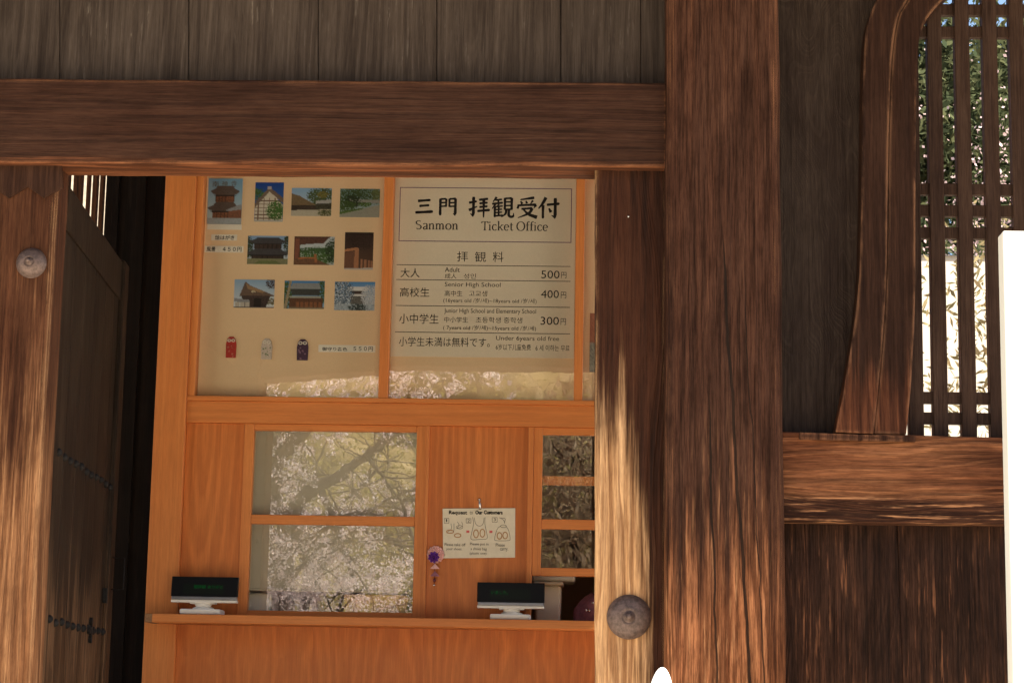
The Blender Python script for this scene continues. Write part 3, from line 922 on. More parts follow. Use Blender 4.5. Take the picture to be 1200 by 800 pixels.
ZTOP = 3.0
x_post = XX(219, 470)
wbox('corner_post', XL, x_post, 0.0, ZTOP, -0.012, 0.09, M['cedar_f'])
zb0, zb1 = ZZ(497.5), ZZ(472)              # beam between cases and windows
wbox('middle_beam', x_post + 0.0005, XR, zb0, zb1, 0.0, 0.09, M['cedar_x'])
zc0 = ZZ(466.5)
wbox('case_bottom', x_post + 0.0005, XR, zb1 + 0.0003, zc0, -0.008, 0.09, M['cedar_x'])
xa0, xa1 = x_post + 0.0005, XX(233.5, 340)
xb0, xb1 = XX(446.8, 340), XX(458.0, 340)
xc0, xc1 = XX(674.0, 340), XX(684.0, 340)
zt_c = ZZ(196)
wbox('case_stile', xa0, xa1, zc0 + 0.0003, ZTOP, -0.004, 0.09, M['cedar_f'])
wbox('case_stile', xb0, xb1, zc0 + 0.0003, zt_c, -0.004, 0.09, M['cedar_f'])
wbox('case_stile', xc0, xc1, zc0 + 0.0003, zt_c, -0.004, 0.09, M['cedar_f'])
wbox('case_top', xa1 + 0.0003, XR, zt_c + 0.0003, ZTOP, -0.004, 0.09, M['cedar_x'])
YB = YW + 0.055                            # backing boards of the cases
for x0, x1 in ((xa1, xb0), (xb1, xc0), (xc1, XR)):
    wbox('display_board', x0, x1, zc0 - 0.005, zt_c + 0.005, 0.055, 0.062, M['beige'], bev=0)


def pane(name, X0, X1, Z0, Z1, Y, mat, parent, tiltL=0.0, tiltR=0.0, yaw=0.0, n=10):
    """a sheet of glass; tilts (radians) lean its left and right edge"""
    V, F = [], []
    for i in range(n + 1):
        for j in range(n + 1):
            u, v = i / n, j / n
            tl = tiltL * (1 - u) + tiltR * u
            V.append((X0 + (X1 - X0) * u, Y + math.tan(tl) * (v - 0.5) * (Z1 - Z0) - yaw * (u - 0.5) * (X1 - X0), Z0 + (Z1 - Z0) * v))
    for i in range(n):
        for j in range(n):
            a = i * (n + 1) + j
            F.append((a, a + n + 1, a + n + 2, a + 1))
    return obj(name, V, F, mat, parent, smooth=True)


pane('case_pane', xa1 - 0.003, xb0 + 0.003, zc0 - 0.003, zt_c + 0.002, YW + 0.02, M['case_glass'], of, 0.0265, 0.0064, yaw=0.022)
pane('case_pane', xb1 - 0.003, xc0 + 0.003, zc0 - 0.003, zt_c + 0.002, YW + 0.02, M['case_glass'], of)
pane('case_pane', xc1 - 0.003, XR, zc0 - 0.003, zt_c + 0.002, YW + 0.02, M['case_glass'], of)

# lower storey: panels and windows
zs1, zs0 = ZZ(718.0, 436) + 0.0, ZZ(732.5, 436)
SH = 0.16
zs1 = P(436, 722.5, YW - SH).z; zs0 = P(436, 733.0, YW - SH).z
XWL0, XWL1 = XX(281.5, 610), XX(497.5, 610)      # left window outer
XP1 = XX(624.0, 610)                               # centre panel right edge
wbox('wall_panel', x_post + 0.0005, XWL0 - 0.0003, zs1, zb0, 0.016, 0.05, M['cedar'])
wbox('wall_panel', XWL1 + 0.0003, XP1 - 0.0003, zs1, zb0, 0.016, 0.05, M['cedar'])
wbox('edge_batten', XX(493, 610) + 0.012, XWL1 + 0.010, zs1, zb0, 0.004, 0.0158, M['cedar_f'])
wbox('edge_batten', XX(617.5, 610), XP1 - 0.0008, zs1, zb0, 0.006, 0.0158, M['cedar_f'])


def sash(name, X0, X1, zz, stile, Y0, parent, gap_l=0.0):
    """zz: list of (z0, z1) openings between rails, top to bottom"""
    f = None
    zt_, zb_ = zb0 - 0.0004, zs1 + 0.0004
    bx = [(X0, X0 + stile, YW + Y0, YW + Y0 + 0.03, zb_, zt_), (X1 - stile, X1, YW + Y0, YW + Y0 + 0.03, zb_, zt_)]
    o = bpy.data.objects.new(name, None); link(o, parent)
    for b_ in bx: box('stile', *b_, M['cedar_f'], o, 0.0015)
    edges = [zt_] + [z for ab in zz for z in ab] + [zb_]
    rails = [(edges[i + 1], edges[i]) for i in range(0, len(edges), 2)]
    for a, b in rails:
        if b - a > 0.002: box('rail', X0 + stile + 0.0003, X1 - stile - 0.0003, YW + Y0 + 0.002, YW + Y0 + 0.03, a, b, M['cedar_x'], o, 0.0015)
    return o


# left window
WY = 0.024                                  # its panes sit a little askew in their grooves
st = XX(293.3, 610) - XWL0
lw = sash('window', XWL0, XWL1, [(ZZ(504.5, 390), ZZ(603.5, 390)), (ZZ(614.5, 388), ZZ(716.0, 388))], st, 0.008, of)
pane('pane', XWL0 + st - 0.002, XWL1 - st + 0.002, ZZ(605, 390), ZZ(503, 390), YW + 0.026, M['glass'], lw, yaw=WY)
pane('pane', XWL0 + st - 0.002, XWL1 - st + 0.002, ZZ(717, 388), ZZ(613, 388), YW + 0.026, M['glass'], lw, 0.0006, -0.0004, yaw=WY)
# right window, its lowest light open
xr0, xr1 = XP1 + 0.0003, XX(748, 610)
st2 = XX(634.5, 600) - XP1
z1a, z1b = ZZ(508.8, 665), ZZ(608.0, 665)
z2a, z2b = ZZ(619.5, 665), ZZ(665.0, 665)
z3a = ZZ(674.5, 665)
wbx = bpy.data.objects.new('window', None); link(wbx, of)
box('stile', xr0, xr0 + st2, YW + 0.008, YW + 0.038, z3a, zb0 - 0.0004, M['cedar_f'], wbx, 0.0015)
box('stile', xr1 - st2, XR, YW + 0.008, YW + 0.038, zs1, zb0 - 0.0004, M['cedar_f'], wbx, 0.0015)
for a, b in ((z1a, zb0 - 0.0004), (z2a, z1b), (z3a, z2b)): box('rail', xr0 + st2 + 0.0003, xr1 - st2 - 0.0003, YW + 0.010, YW + 0.038, a, b, M['cedar_x'], wbx, 0.0015)
pane('pane', xr0 + st2 - 0.002, xr1 - st2 + 0.002, z1b - 0.002, z1a + 0.002, YW + 0.026, M['glass'], wbx)
pane('pane', xr0 + st2 - 0.002, xr1 - st2 + 0.002, z2b - 0.002, z2a + 0.002, YW + 0.026, M['glass'], wbx)
wbox('rear_bar', xr0, xr1, ZZ(566.5, 665), ZZ(556, 665), 0.05, 0.075, M['cedar_x'], wbx)
# shelf and the boards below it
xs0 = XX(180.5, 723) ; xs1 = XX(188.5, 723)
SH = 0.16
box('shelf', xs1 + 0.0003, XR, YW - SH, YW + 0.075, zs0, zs1 - 0.0004, M['cedar_x'], of, 0.002)
box('shelf_end', xs0, xs1, YW - SH + 0.003, YW - 0.013, zs0 + 0.0005, zs1 - 0.0009, M['endgrain'], of, 0.001)
jn = [x_post + 0.0006] + [XX(x, 770) for x in (366, 584)] + [XR]
multi_box('lower_boards', [(a + 0.0002, b - 0.0002, YW + 0.012, YW + 0.05, 0.0, zs0 - 0.0005) for a, b in zip(jn[:-1], jn[1:])], M['cedar'], of, 0.0004)
# room behind
YBK = 9.7
box('side_wall', XL + 0.001, XL + 0.05, YW + 0.091, YBK, 0, ZTOP, M['cedar'], of)
box('side_wall', XR - 0.05, XR - 0.001, YW + 0.091, YBK, 0, ZTOP, M['cedar'], of)
box('rear_wall', XL, XR, YBK + 0.001, YBK + 0.05, 0, ZTOP, M['inside'], of)
box('roof', XL - 0.15, XR + 0.25, YW - 0.36, YBK + 0.2, ZTOP + 0.002, ZTOP + 0.10, M['tile'], of, 0.01)  # unseen; eave brought forward to keep skylight off the office front
box('inner_counter', XL + 0.052, XR - 0.052, YW + 0.1, YW + 0.55, zs1 - 0.05, zs1 - 0.006, M['cedar_x'], of)
# blind behind the left window
xb_, xe_ = XWL0 + 0.005, XWL1 - 0.005
wbox('blind', xb_, xe_, ZZ(689, 390), zb0, 0.075, 0.08, M['blind'], bev=0)
wbox('blind_rail', xb_, xe_, ZZ(692, 390), ZZ(689, 390) - 0.0003, 0.070, 0.085, M['blind'])

# ------------------------------------------------------------------ printed cards on the board
def canvas(w, h, top, bot):
    v = np.linspace(0, 1, h)[:, None, None]
    return (np.array(top) * (1 - v) + np.array(bot) * v) * np.ones((h, w, 1))


def inpoly(w, h, pts):
    X, Y = np.meshgrid((np.arange(w) + .5) / w, (np.arange(h) + .5) / h)
    ins = np.zeros((h, w), bool)
    n = len(pts)
    for i in range(n):
        x0, y0 = pts[i]; x1, y1 = pts[(i + 1) % n]
        if y0 == y1: continue
        c = ((y0 > Y) != (y1 > Y)) & (X < (x1 - x0) * (Y - y0) / (y1 - y0) + x0)
        ins ^= c
    return ins


def fill(im, pts, col, var=0.0):
    h, w, _ = im.shape
    mk = inpoly(w, h, pts)
    nn = 1 + var * (rng.random((h, w, 1)) - .5) * 2
    im[mk] = (np.array(col) * nn * np.ones((h, w, 3)))[mk]


def blob(im, cx, cy, rx, ry, col, var=0.5, dens=0.85):
    h, w, _ = im.shape
    X, Y = np.meshgrid((np.arange(w) + .5) / w, (np.arange(h) + .5) / h)
    d = ((X - cx) / rx) ** 2 + ((Y - cy) / ry) ** 2 + (rng.random((h, w)) - .5) * 0.7
    mk = (d < 1) & (rng.random((h, w)) < dens)
    nn = 1 + var * (rng.random((h, w, 1)) - .5) * 2
    im[mk] = (np.array(col) * nn * np.ones((h, w, 3)))[mk]


def hall(im, cx, base, wid, hgt, roofc, wallc, tiers=2):
    """a tiered hall with sweeping eaves"""
    y = base
    for k in range(tiers):
        w = wid * (1 - 0.16 * k); hh = hgt / tiers
        fill(im, [(cx - w * .40, y), (cx + w * .40, y), (cx + w * .40, y - hh * .55), (cx - w * .40, y - hh * .55)], wallc, .5)
        for q in range(7):
            xx = cx - w * .38 + q * w * .76 / 6
            fill(im, [(xx - .008, y), (xx + .012, y), (xx + .012, y - hh * .5), (xx - .008, y - hh * .5)], tuple(c * .4 for c in wallc))
        y -= hh * .5
        fill(im, [(cx - w * .60, y - hh * .16), (cx - w * .48, y + hh * .00), (cx - w * .3, y + hh * .06), (cx + w * .3, y + hh * .06), (cx + w * .48, y + hh * .00), (cx + w * .60, y - hh * .16), (cx + w * .40, y - hh * .30), (cx + w * .30, y - hh * .5), (cx - w * .30, y - hh * .5), (cx - w * .40, y - hh * .30)], roofc, .2)
        fill(im, [(cx - w * .5, y + hh * .05), (cx + w * .5, y + hh * .05), (cx + w * .4, y + hh * .13), (cx - w * .4, y + hh * .13)], tuple(c * .3 for c in roofc))
        y -= hh * .5


W_, H_ = 66, 44
def card_art(k):
    w, h = (W_, H_) if k not in (0, 1, 6) else (H_, W_)
    if k == 0:
        im = canvas(w, h, (.16, .33, .50), (.45, .55, .58))
        hall(im, .50, .88, .84, .72, (.10, .075, .065), (.20, .085, .045), 2)
        fill(im, [(.62, .72), (1, .58), (1, .90), (.62, .88)], (.20, .085, .05), .3)
        fill(im, [(.52, .70), (.95, .56), (1, .60), (1, .67), (.62, .72)], (.26, .27, .29), .2)
        fill(im, [(0, .86), (1, .86), (1, 1), (0, 1)], (.33, .36, .38), .15)
    elif k == 1:
        im = canvas(w, h, (.008, .05, .26), (.05, .17, .45))
        blob(im, .12, .3, .2, .14, (.05, .12, .03))
        fill(im, [(.03, .56), (.5, .2), (.97, .56), (.97, .97), (.03, .97)], (.60, .55, .46), .1)
        for q in range(6):
            y = .45 + q * .09
            fill(im, [(.03, y), (.97, y), (.97, y + .028), (.03, y + .028)], (.14, .08, .05), .2)
        for q in range(5):
            x = .12 + q * .19
            fill(im, [(x, .4), (x + .03, .4), (x + .03, .97), (x, .97)], (.16, .09, .06), .2)
        fill(im, [(-.02, .56), (.5, .12), (1.02, .42), (1.02, .54), (.5, .24), (-.02, .68)], (.17, .12, .09), .2)
        fill(im, [(.44, .10), (.56, .10), (.56, .18), (.44, .18)], (.4, .38, .36))
        blob(im, .74, .72, .3, .24, (.05, .13, .025))
        fill(im, [(0, .96), (1, .96), (1, 1), (0, 1)], (.4, .4, .36))
    elif k == 2:
        im = canvas(w, h, (.22, .40, .62), (.5, .56, .6))
        blob(im, .75, .3, .36, .34, (.055, .085, .03)); blob(im, .78, .24, .14, .12, (.16, .14, .03))
        fill(im, [(0, .2), (.2, .28), (.62, .6), (.6, .66), (0, .64)], (.17, .12, .065), .2)
        fill(im, [(0, .62), (.6, .62), (.6, .8), (0, .8)], (.05, .035, .025), .5)
        fill(im, [(.6, .46), (1, .40), (1, .54), (.6, .58)], (.36, .36, .36), .1)
        fill(im, [(.6, .56), (1, .53), (1, .8), (.6, .76)], (.05, .05, .03), .6)
        fill(im, [(0, .79), (1, .75), (1, 1), (0, 1)], (.46, .42, .33), .1)
        blob(im, .86, .88, .2, .12, (.08, .09, .03))
    elif k == 3:
        im = canvas(w, h, (.20, .34, .42), (.3, .36, .34))
        blob(im, .4, .28, .8, .3, (.045, .085, .028)); blob(im, .9, .2, .12, .2, (.10, .13, .05))
        fill(im, [(.25, .36), (1, .40), (1, .50), (.25, .46)], (.27, .27, .25), .15)
        blob(im, .3, .45, .2, .22, (.018, .035, .015)); blob(im, .12, .6, .3, .18, (.045, .085, .02)); blob(im, .62, .55, .16, .08, (.07, .13, .03))
        fill(im, [(0, .86), (.55, .7), (1, .56), (1, 1), (0, 1)], (.30, .30, .25), .12)
        fill(im, [(0, .8), (.6, .66), (.55, .72), (0, .9)], (.08, .14, .03), .3)
    elif k == 4:
        im = canvas(w, h, (.20, .34, .55), (.5, .55, .6))
        blob(im, .02, .4, .12, .4, (.03, .05, .02)); blob(im, .97, .3, .09, .4, (.03, .05, .02))
        hall(im, .5, .84, .98, .78, (.05, .05, .055), (.045, .03, .022), 2)
        fill(im, [(0, .8), (1, .8), (1, 1), (0, 1)], (.20, .20, .11), .2)
        fill(im, [(.3, .86), (.7, .86), (.86, 1), (.14, 1)], (.13, .16, .06), .2)
    elif k == 5:
        im = canvas(w, h, (.5, .55, .6), (.4, .45, .45))
        blob(im, .55, .68, .6, .30, (.055, .12, .028)); blob(im, .55, .5, .45, .10, (.04, .09, .03)); blob(im, .95, .5, .18, .4, (.02, .045, .015))
        fill(im, [(0, 0), (.9, 0), (.72, .24), (.5, .26), (.16, .3), (.14, .9), (0, .9)], (.10, .045, .03), .35)
        fill(im, [(.03, .1), (.14, .1), (.12, .9), (.03, .9)], (.20, .075, .045), .2)
        fill(im, [(0, .78), (.5, .76), (.9, 1), (0, 1)], (.15, .075, .04), .4)
        fill(im, [(.12, .74), (.56, .72), (.56, .77), (.12, .79)], (.38, .14, .05), .2)
        fill(im, [(.50, .62), (.56, .62), (.58, .92), (.52, .92)], (.34, .13, .05), .2)
    elif k == 6:
        im = canvas(w, h, (.03, .018, .014), (.09, .05, .03))
        blob(im, .6, .2, .5, .25, (.035, .02, .016), .6)
        fill(im, [(0, .46), (.46, .40), (.46, .47), (0, .53)], (.42, .19, .09), .15)
        fill(im, [(0, .55), (.36, .5), (.36, .96), (0, .98)], (.16, .075, .045), .2)
        fill(im, [(.36, .44), (.50, .42), (.50, .97), (.34, .97)], (.38, .17, .085), .15)
        for x0, x1 in ((.56, .64), (.69, .77), (.82, .88), (.92, .97)):
            fill(im, [(x0, .64 + x0 * .12), (x1, .64 + x0 * .12), (x1, .95), (x0, .95)], (.33, .16, .09), .15)
        fill(im, [(0, .96), (1, .94), (1, 1), (0, 1)], (.5, .46, .42), .1)
    elif k == 7:
        im = canvas(w, h, (.24, .38, .55), (.62, .66, .68))
        blob(im, .92, .12, .14, .2, (.06, .045, .05)); blob(im, .92, .76, .16, .12, (.12, .1, .05))
        fill(im, [(.14, .58), (.24, .2), (.28, .08), (.4, .22), (.72, .40), (1, .56), (.96, .60), (.6, .58), (.3, .6)], (.13, .085, .06), .25)
        fill(im, [(.28, .12), (.4, .24), (.76, .42), (.7, .47), (.34, .34)], (.30, .19, .10), .2)
        fill(im, [(.2, .56), (.9, .58), (.8, .96), (.22, .96)], (.05, .035, .03), .5)
        blob(im, .48, .43, .05, .04, (.5, .45, .3)); fill(im, [(.5, .66), (.68, .66), (.68, .98), (.5, .98)], (.015, .012, .012))
        fill(im, [(.02, .66), (.4, .72), (.4, .8), (.02, .78)], (.24, .25, .27), .15)
        for x0 in (.05, .17, .29): fill(im, [(x0, .8), (x0 + .1, .8), (x0 + .1, .98), (x0, .98)], (.46, .42, .36), .1)
        fill(im, [(0, .95), (1, .95), (1, 1), (0, 1)], (.12, .1, .09))
    elif k == 8:
        im = canvas(w, h, (.05, .20, .45), (.24, .40, .58))
        blob(im, .04, .5, .16, .5, (.04, .08, .02)); blob(im, .94, .4, .14, .4, (.04, .085, .02))
        fill(im, [(.22, .10), (.86, .10), (.9, .30), (.14, .30)], (.24, .26, .27), .12)
        fill(im, [(.16, .30), (.9, .30), (.86, .52), (.2, .52)], (.045, .05, .045), .4)
        fill(im, [(.12, .54), (.92, .54), (.9, .62), (.16, .62)], (.32, .32, .26), .15)
        fill(im, [(.14, .62), (.95, .62), (.95, .94), (.14, .94)], (.10, .045, .022), .4)
        for q in range(6): fill(im, [(.3 + q * .11, .76), (.38 + q * .11, .76), (.38 + q * .11, .93), (.3 + q * .11, .93)], (.22, .085, .035), .2)
        fill(im, [(.13, 0), (.19, 0), (.07, 1), (.0, 1)], (.30, .24, .15), .2)
        fill(im, [(.14, .94), (1, .94), (1, 1), (.1, 1)], (.2, .16, .10), .2)
    else:
        im = canvas(w, h, (.07, .24, .50), (.55, .60, .64))
        fill(im, [(.36, .18), (.82, .18), (.82, .34), (.36, .32)], (.72, .72, .72), .05)
        fill(im, [(.42, .31), (.72, .31), (.68, .45), (.46, .45)], (.05, .035, .03), .4)
        fill(im, [(.36, .44), (.8, .44), (.8, .5), (.36, .5)], (.68, .68, .68), .05)
        fill(im, [(.4, .5), (.76, .5), (.76, .8), (.4, .8)], (.12, .12, .11), .6)
        blob(im, .18, .38, .28, .46, (.06, .10, .14), .7, .75); blob(im, .18, .4, .26, .4, (.5, .55, .6), .3, .25)
        blob(im, .88, .5, .22, .36, (.45, .48, .52), .35, .8)
        fill(im, [(0, .78), (1, .78), (1, 1), (0, 1)], (.34, .40, .45), .4)
        blob(im, .58, .9, .22, .14, (.03, .05, .05))
    return np.clip(im, 0, 1)


t = NT('printed_card')
at = t.n('ShaderNodeVertexColor', layer_name='print')
t.bsdf(at.outputs[0], 0.45, spec=0.3); M['print'] = t.m


def printed(name, art, x0, y0, x1, y1, Y, parent=None, base=None, thick=0.0012):
    """a card: a printed front (grid with colours) with card edges"""
    X0, X1, Z0, Z1 = rect(x0, y0, x1, y1, Y)
    h, w, _ = art.shape
    us = np.linspace(0, 1, w); vs = np.linspace(0, 1, h)
    V = np.array([(X0 + (X1 - X0) * u, Y, Z1 + (Z0 - Z1) * v) for v in vs for u in us])
    idx = lambda i, j: i * w + j
    F = [(idx(i, j), idx(i + 1, j), idx(i + 1, j + 1), idx(i, j + 1)) for i in range(h - 1) for j in range(w - 1)]
    n = len(V)
    V = np.concatenate([V, [(X0, Y + thick, Z1), (X1, Y + thick, Z1), (X1, Y + thick, Z0), (X0, Y + thick, Z0)]])
    F += [(n, n + 1, n + 2, n + 3)]
    for a, b, p, q in ((idx(0, 0), idx(0, w - 1), n, n + 1), (idx(h - 1, 0), idx(h - 1, w - 1), n + 3, n + 2), (idx(0, 0), idx(h - 1, 0), n, n + 3), (idx(0, w - 1), idx(h - 1, w - 1), n + 1, n + 2)):
        F.append((a, b, q, p))
    o = obj(name, V, F, M['print'], parent, base)
    ca = o.data.color_attributes.new('print', 'FLOAT_COLOR', 'POINT')
    cols = np.ones((len(V), 4)); cols[:n, :3] = art.reshape(-1, 3); cols[n:, :3] = 0.6
    ca.data.foreach_set('color', cols.astype(np.float32).ravel())
    return o


YC = YB - 0.0016
CARDS = [
 ((243.5, 209.3, 283.5, 262.5), 'portrait postcard booklet with brush title over a two-storey gate, topmost left on the board'),
 ((298.6, 213.9, 332.0, 259.8), 'portrait postcard of a white gable with timber framing under deep blue sky'),
 ((341.5, 220.5, 388.5, 253.2), 'postcard of a long brown roof, trees and a pale gravel yard'),
 ((398.3, 221.3, 445.0, 254.6), 'postcard of a dark green garden beside a grey path'),
 ((290.0, 276.4, 337.5, 309.6), 'postcard of a symmetrical two-storey dark gate seen straight on'),
 ((344.6, 277.2, 391.8, 310.4), 'postcard of green hills seen past red-brown eaves and a railing'),
 ((403.8, 272.3, 437.4, 316.0), 'portrait postcard of brown timber pillars in a dark corridor'),
 ((274.3, 327.6, 321.5, 360.6), 'postcard of a brown curved gable roof under a cloudy sky'),
 ((333.0, 329.0, 380.2, 361.8), 'postcard of a grey-roofed hall with a slanting tree trunk'),
 ((392.0, 330.2, 439.2, 363.6), 'postcard of a white snow scene with frosted trees'),
]
for k, (r, lab) in enumerate(CARDS):
    if k == 0:
        o = printed('postcard_booklet', card_art(0), *r, YC - 0.004, thick=0.005)
        brush = letters([('南', 249, 212.5, 256.5, 219), ('禅', 260, 212, 267, 218.5), ('寺', 271, 211.5, 277.5, 219)], YC - 0.0046, M['ink_gold'], o)
        prect('paper_band', 243.0, 262.9, 283.0, 269.0, YC - 0.002, 0.003, M['label'], o, 0)
        tag(o, lab, 'booklet')
    else:
        o = printed('postcard', card_art(k), *r, YC)
        tag(o, lab, 'postcard', 'postcards pinned on the display board')


def paper_label(x0, y0, x1, y1, items, lab):
    o = prect('price_label', x0, y0, x1, y1, YC, 0.0012, M['label'], None, 0)
    letters(items, YC - 0.0006, M['ink'], o)
    tag(o, lab, 'label')


paper_label(247.5, 274.8, 277.8, 281.8, [('絵はがき', 252, 275.8, 274.5, 281.0, .012)], 'short white paper label reading 絵はがき under the postcard booklet')
paper_label(239.8, 288.3, 285.3, 295.8, [('風景', 242, 289.3, 252.5, 294.8, .012), ('４５０円', 261, 289.5, 283, 294.8, .012)], 'white paper label with the price 450 yen below the booklet')
paper_label(373.2, 404.2, 439.8, 412.6, [('御守り各色', 377.5, 405.2, 407, 411.0, .012), ('５５０円', 414, 406, 437, 411.2, .012)], 'long white paper label with the price 550 yen beside the charms')


# charms: flat brocade pouches with a knotted cord, in clear sleeves
def charm(x0, y0, x1, y1, col, accent, lab, seed):
    X0, X1, Z0, Z1 = rect(x0, y0, x1, y1, YC)
    w, h = X1 - X0, Z1 - Z0
    cx = (X0 + X1) / 2
    th = thing('charm', lab, 'charm', (cx, YC, Z0), 'charms on the display board')
    mt = plain('charm_brocade', col, 0.5, 0.4, 0.3, 500)
    ma = plain('charm_pattern', accent, 0.5, 0.4, 0.3, 500)
    pr = [(-.42, .03), (.42, .03), (.44, .62), (.36, .86), (.16, .98), (-.16, .98), (-.36, .86), (-.44, .62)]
    bm = bm_prism([(cx + u * w, YC - 0.005, Z0 + v * h) for u, v in pr], 0.0048); bevel(bm, 0.0015, 2)
    from_bm('pouch', bm, mt, th, smooth=False)
    V, F = [], []
    for s in (-1, 1):                       # double-loop cord knot
        pts = [(cx + s * (w * .17 + w * .13 * math.cos(q * math.pi / 5)), YC - 0.0065, Z0 + h * .80 + w * .10 * math.sin(q * math.pi / 5)) for q in range(11)]
        tube_geo(pts, [0.0019] * 11, 6, V, F)
    obj('cord', V, F, M['label'], th, smooth=True)
    V, F = [], []
    rr = random.Random(seed)
    for k in range(9):
        u, v = rr.uniform(-.3, .3), rr.uniform(.08, .58); r = rr.uniform(.04, .1)
        n = len(V)
        for q in range(7): V.append((cx + (u + r * math.cos(q * .9)) * w, YC - 0.0056, Z0 + (v + r * .5 * math.sin(q * .9)) * h))
        F.append(list(range(n, n + 7)))
    obj('pattern', V, F, ma, th)
    return th


charm(264.0, 394.0, 278.0, 420.0, (0.42, 0.03, 0.02), (0.5, 0.16, 0.11), 'red brocade charm with a white knotted cord', 1)
charm(305.2, 396.0, 320.0, 422.0, (0.58, 0.48, 0.40), (0.20, 0.24, 0.14), 'pale cream charm with pink and green pattern', 2)
charm(347.0, 397.0, 362.4, 423.0, (0.05, 0.02, 0.05), (0.24, 0.14, 0.2), 'dark purple charm with a white knotted cord', 3)

# ------------------------------------------------------------------ price sign
sg = thing('price_sign', 'pale ticket price sign in Japanese, English and Korean behind glass', 'sign', (XX(565), YB, ZZ(416, 560)))
X0, X1, Z0, Z1 = rect(459.5, 205, 672.3, 415.8, YB)
SGX0 = XX(457.0, 340); SGX1 = XX(673.5, 340)
box('sheet', SGX0 + 0.002, SGX1 - 0.001, YB - 0.003, YB - 0.0002, ZZ(415.8, 560), ZZ(200, 560), M['sheet'], sg)
YT = YB - 0.0036
bx0, bx1, bz0, bz1 = rect(466.3, 220.2, 669.8, 283.6, YT)
bx0, bx1 = XX(466.5, 250), XX(669.8, 250)
lwd = 0.0028
multi_box('border', [(bx0, bx1, YT, YT + 0.0003, bz1 - lwd, bz1), (bx0, bx1, YT, YT + 0.0003, bz0, bz0 + lwd), (bx0, bx0 + lwd, YT, YT + 0.0003, bz0 + lwd, bz1 - lwd), (bx1 - lwd, bx1, YT, YT + 0.0003, bz0 + lwd, bz1 - lwd)], M['purple_line'], sg)
brush_text([('三', 486, 231.5, 508.5, 252), ('門', 513, 230.5, 536, 254), ('拝', 549, 230.0, 574.5, 255), ('観', 576, 230.5, 602.5, 255), ('受', 605, 231.0, 630, 255.5), ('付', 630.5, 231.0, 656, 256.5)], YT, M['ink'], sg)
roman('Sanmon', 486.5, 537.5, 258.6, 269.0, YT, M['ink_soft'], sg)
roman('Ticket Office', 563.8, 642.3, 259.8, 270.3, YT, M['ink_soft'], sg)
letters([('拝', 535.5, 294.5, 548.5, 306.5), ('観', 556.5, 295, 569.5, 307), ('料', 577.5, 295, 590, 307)], YT, M['ink_soft'], sg)
lines = [(464.8, 668.5, 310.0, 312.3), (464.3, 668.5, 327.3, 329.7), (463.7, 668.0, 357.6, 360.3), (463.0, 668.0, 388.4, 391.5)]
lb_ = []
for x0, x1, ya, yb in lines:
    z = (P(x0, ya, YT).z + P(x1, yb, YT).z) / 2
    lb_.append((P(x0, ya, YT).x, P(x1, yb, YT).x, YT, YT + 0.0003, z - 0.0014, z + 0.0010))
multi_box('rule_lines', lb_, M['ink_soft'], sg)
letters([('大人', 469.3, 314.2, 491.8, 325.0), ('500', 634.2, 317.0, 655.8, 326.2), ('円', 657.6, 318.8, 663.8, 326.0),
         ('高校生', 468.6, 336.8, 503.3, 347.8), ('400', 634.0, 340.0, 655.0, 349.2), ('円', 657.3, 342, 663.5, 349.4),
         ('小中学生', 467.8, 367.6, 514.0, 379.2), ('300', 633.5, 371.2, 655.0, 380.6), ('円', 657.0, 373, 663.2, 380.6),
         ('小学生未満は無料です。', 467.5, 395.0, 574.0, 406.0)], YT, M['ink'], sg)
letters([('Adult', 521.3, 313.2, 538.8, 318.7), ('成人', 521.3, 320.4, 535, 326.4), ('성인', 543.3, 320.6, 557.8, 326.6),
         ('Senior High School', 521.2, 330.8, 586.6, 337.5), ('高中生', 521.0, 340.4, 541.8, 347.0), ('고교생', 549.5, 340.6, 571.0, 347.2),
         ('(16years old /岁/세)~18years old /岁/세)', 519.5, 349.3, 628.8, 355.9),
         ('Junior High School and Elementary School', 520.6, 361.6, 628.2, 368.5), ('中小学生', 520.6, 371.2, 548.5, 377.8), ('초등학생 중학생', 557.5, 371.6, 612.0, 378.4),
         ('( 7years old /岁/세)~15years old /岁/세)', 519.3, 381.2, 628.2, 387.8),
         ('Under 6years old free', 581.3, 393.8, 655.2, 400.4), ('6岁以下儿童免费', 581.0, 403.2, 622.0, 410.2), ('6 세 이하는 무료', 627.5, 404.2, 667.5, 411.2)], YT, M['ink_soft'], sg)

# print on the third board, mostly behind the door post
w = np.ones((30, 14, 3)) * np.array((.32, .13, .08)) * (0.8 + 0.4 * rng.random((30, 14, 1)))
w[15:] = np.array((.26, .26, .22)) * (0.6 + 0.8 * rng.random((15, 14, 1)))
o = printed('photo_print', w, 691.0, 367.0, 712, 436.0, YC); tag(o, 'upright red and grey photo print half hidden by the worn door post', 'print')

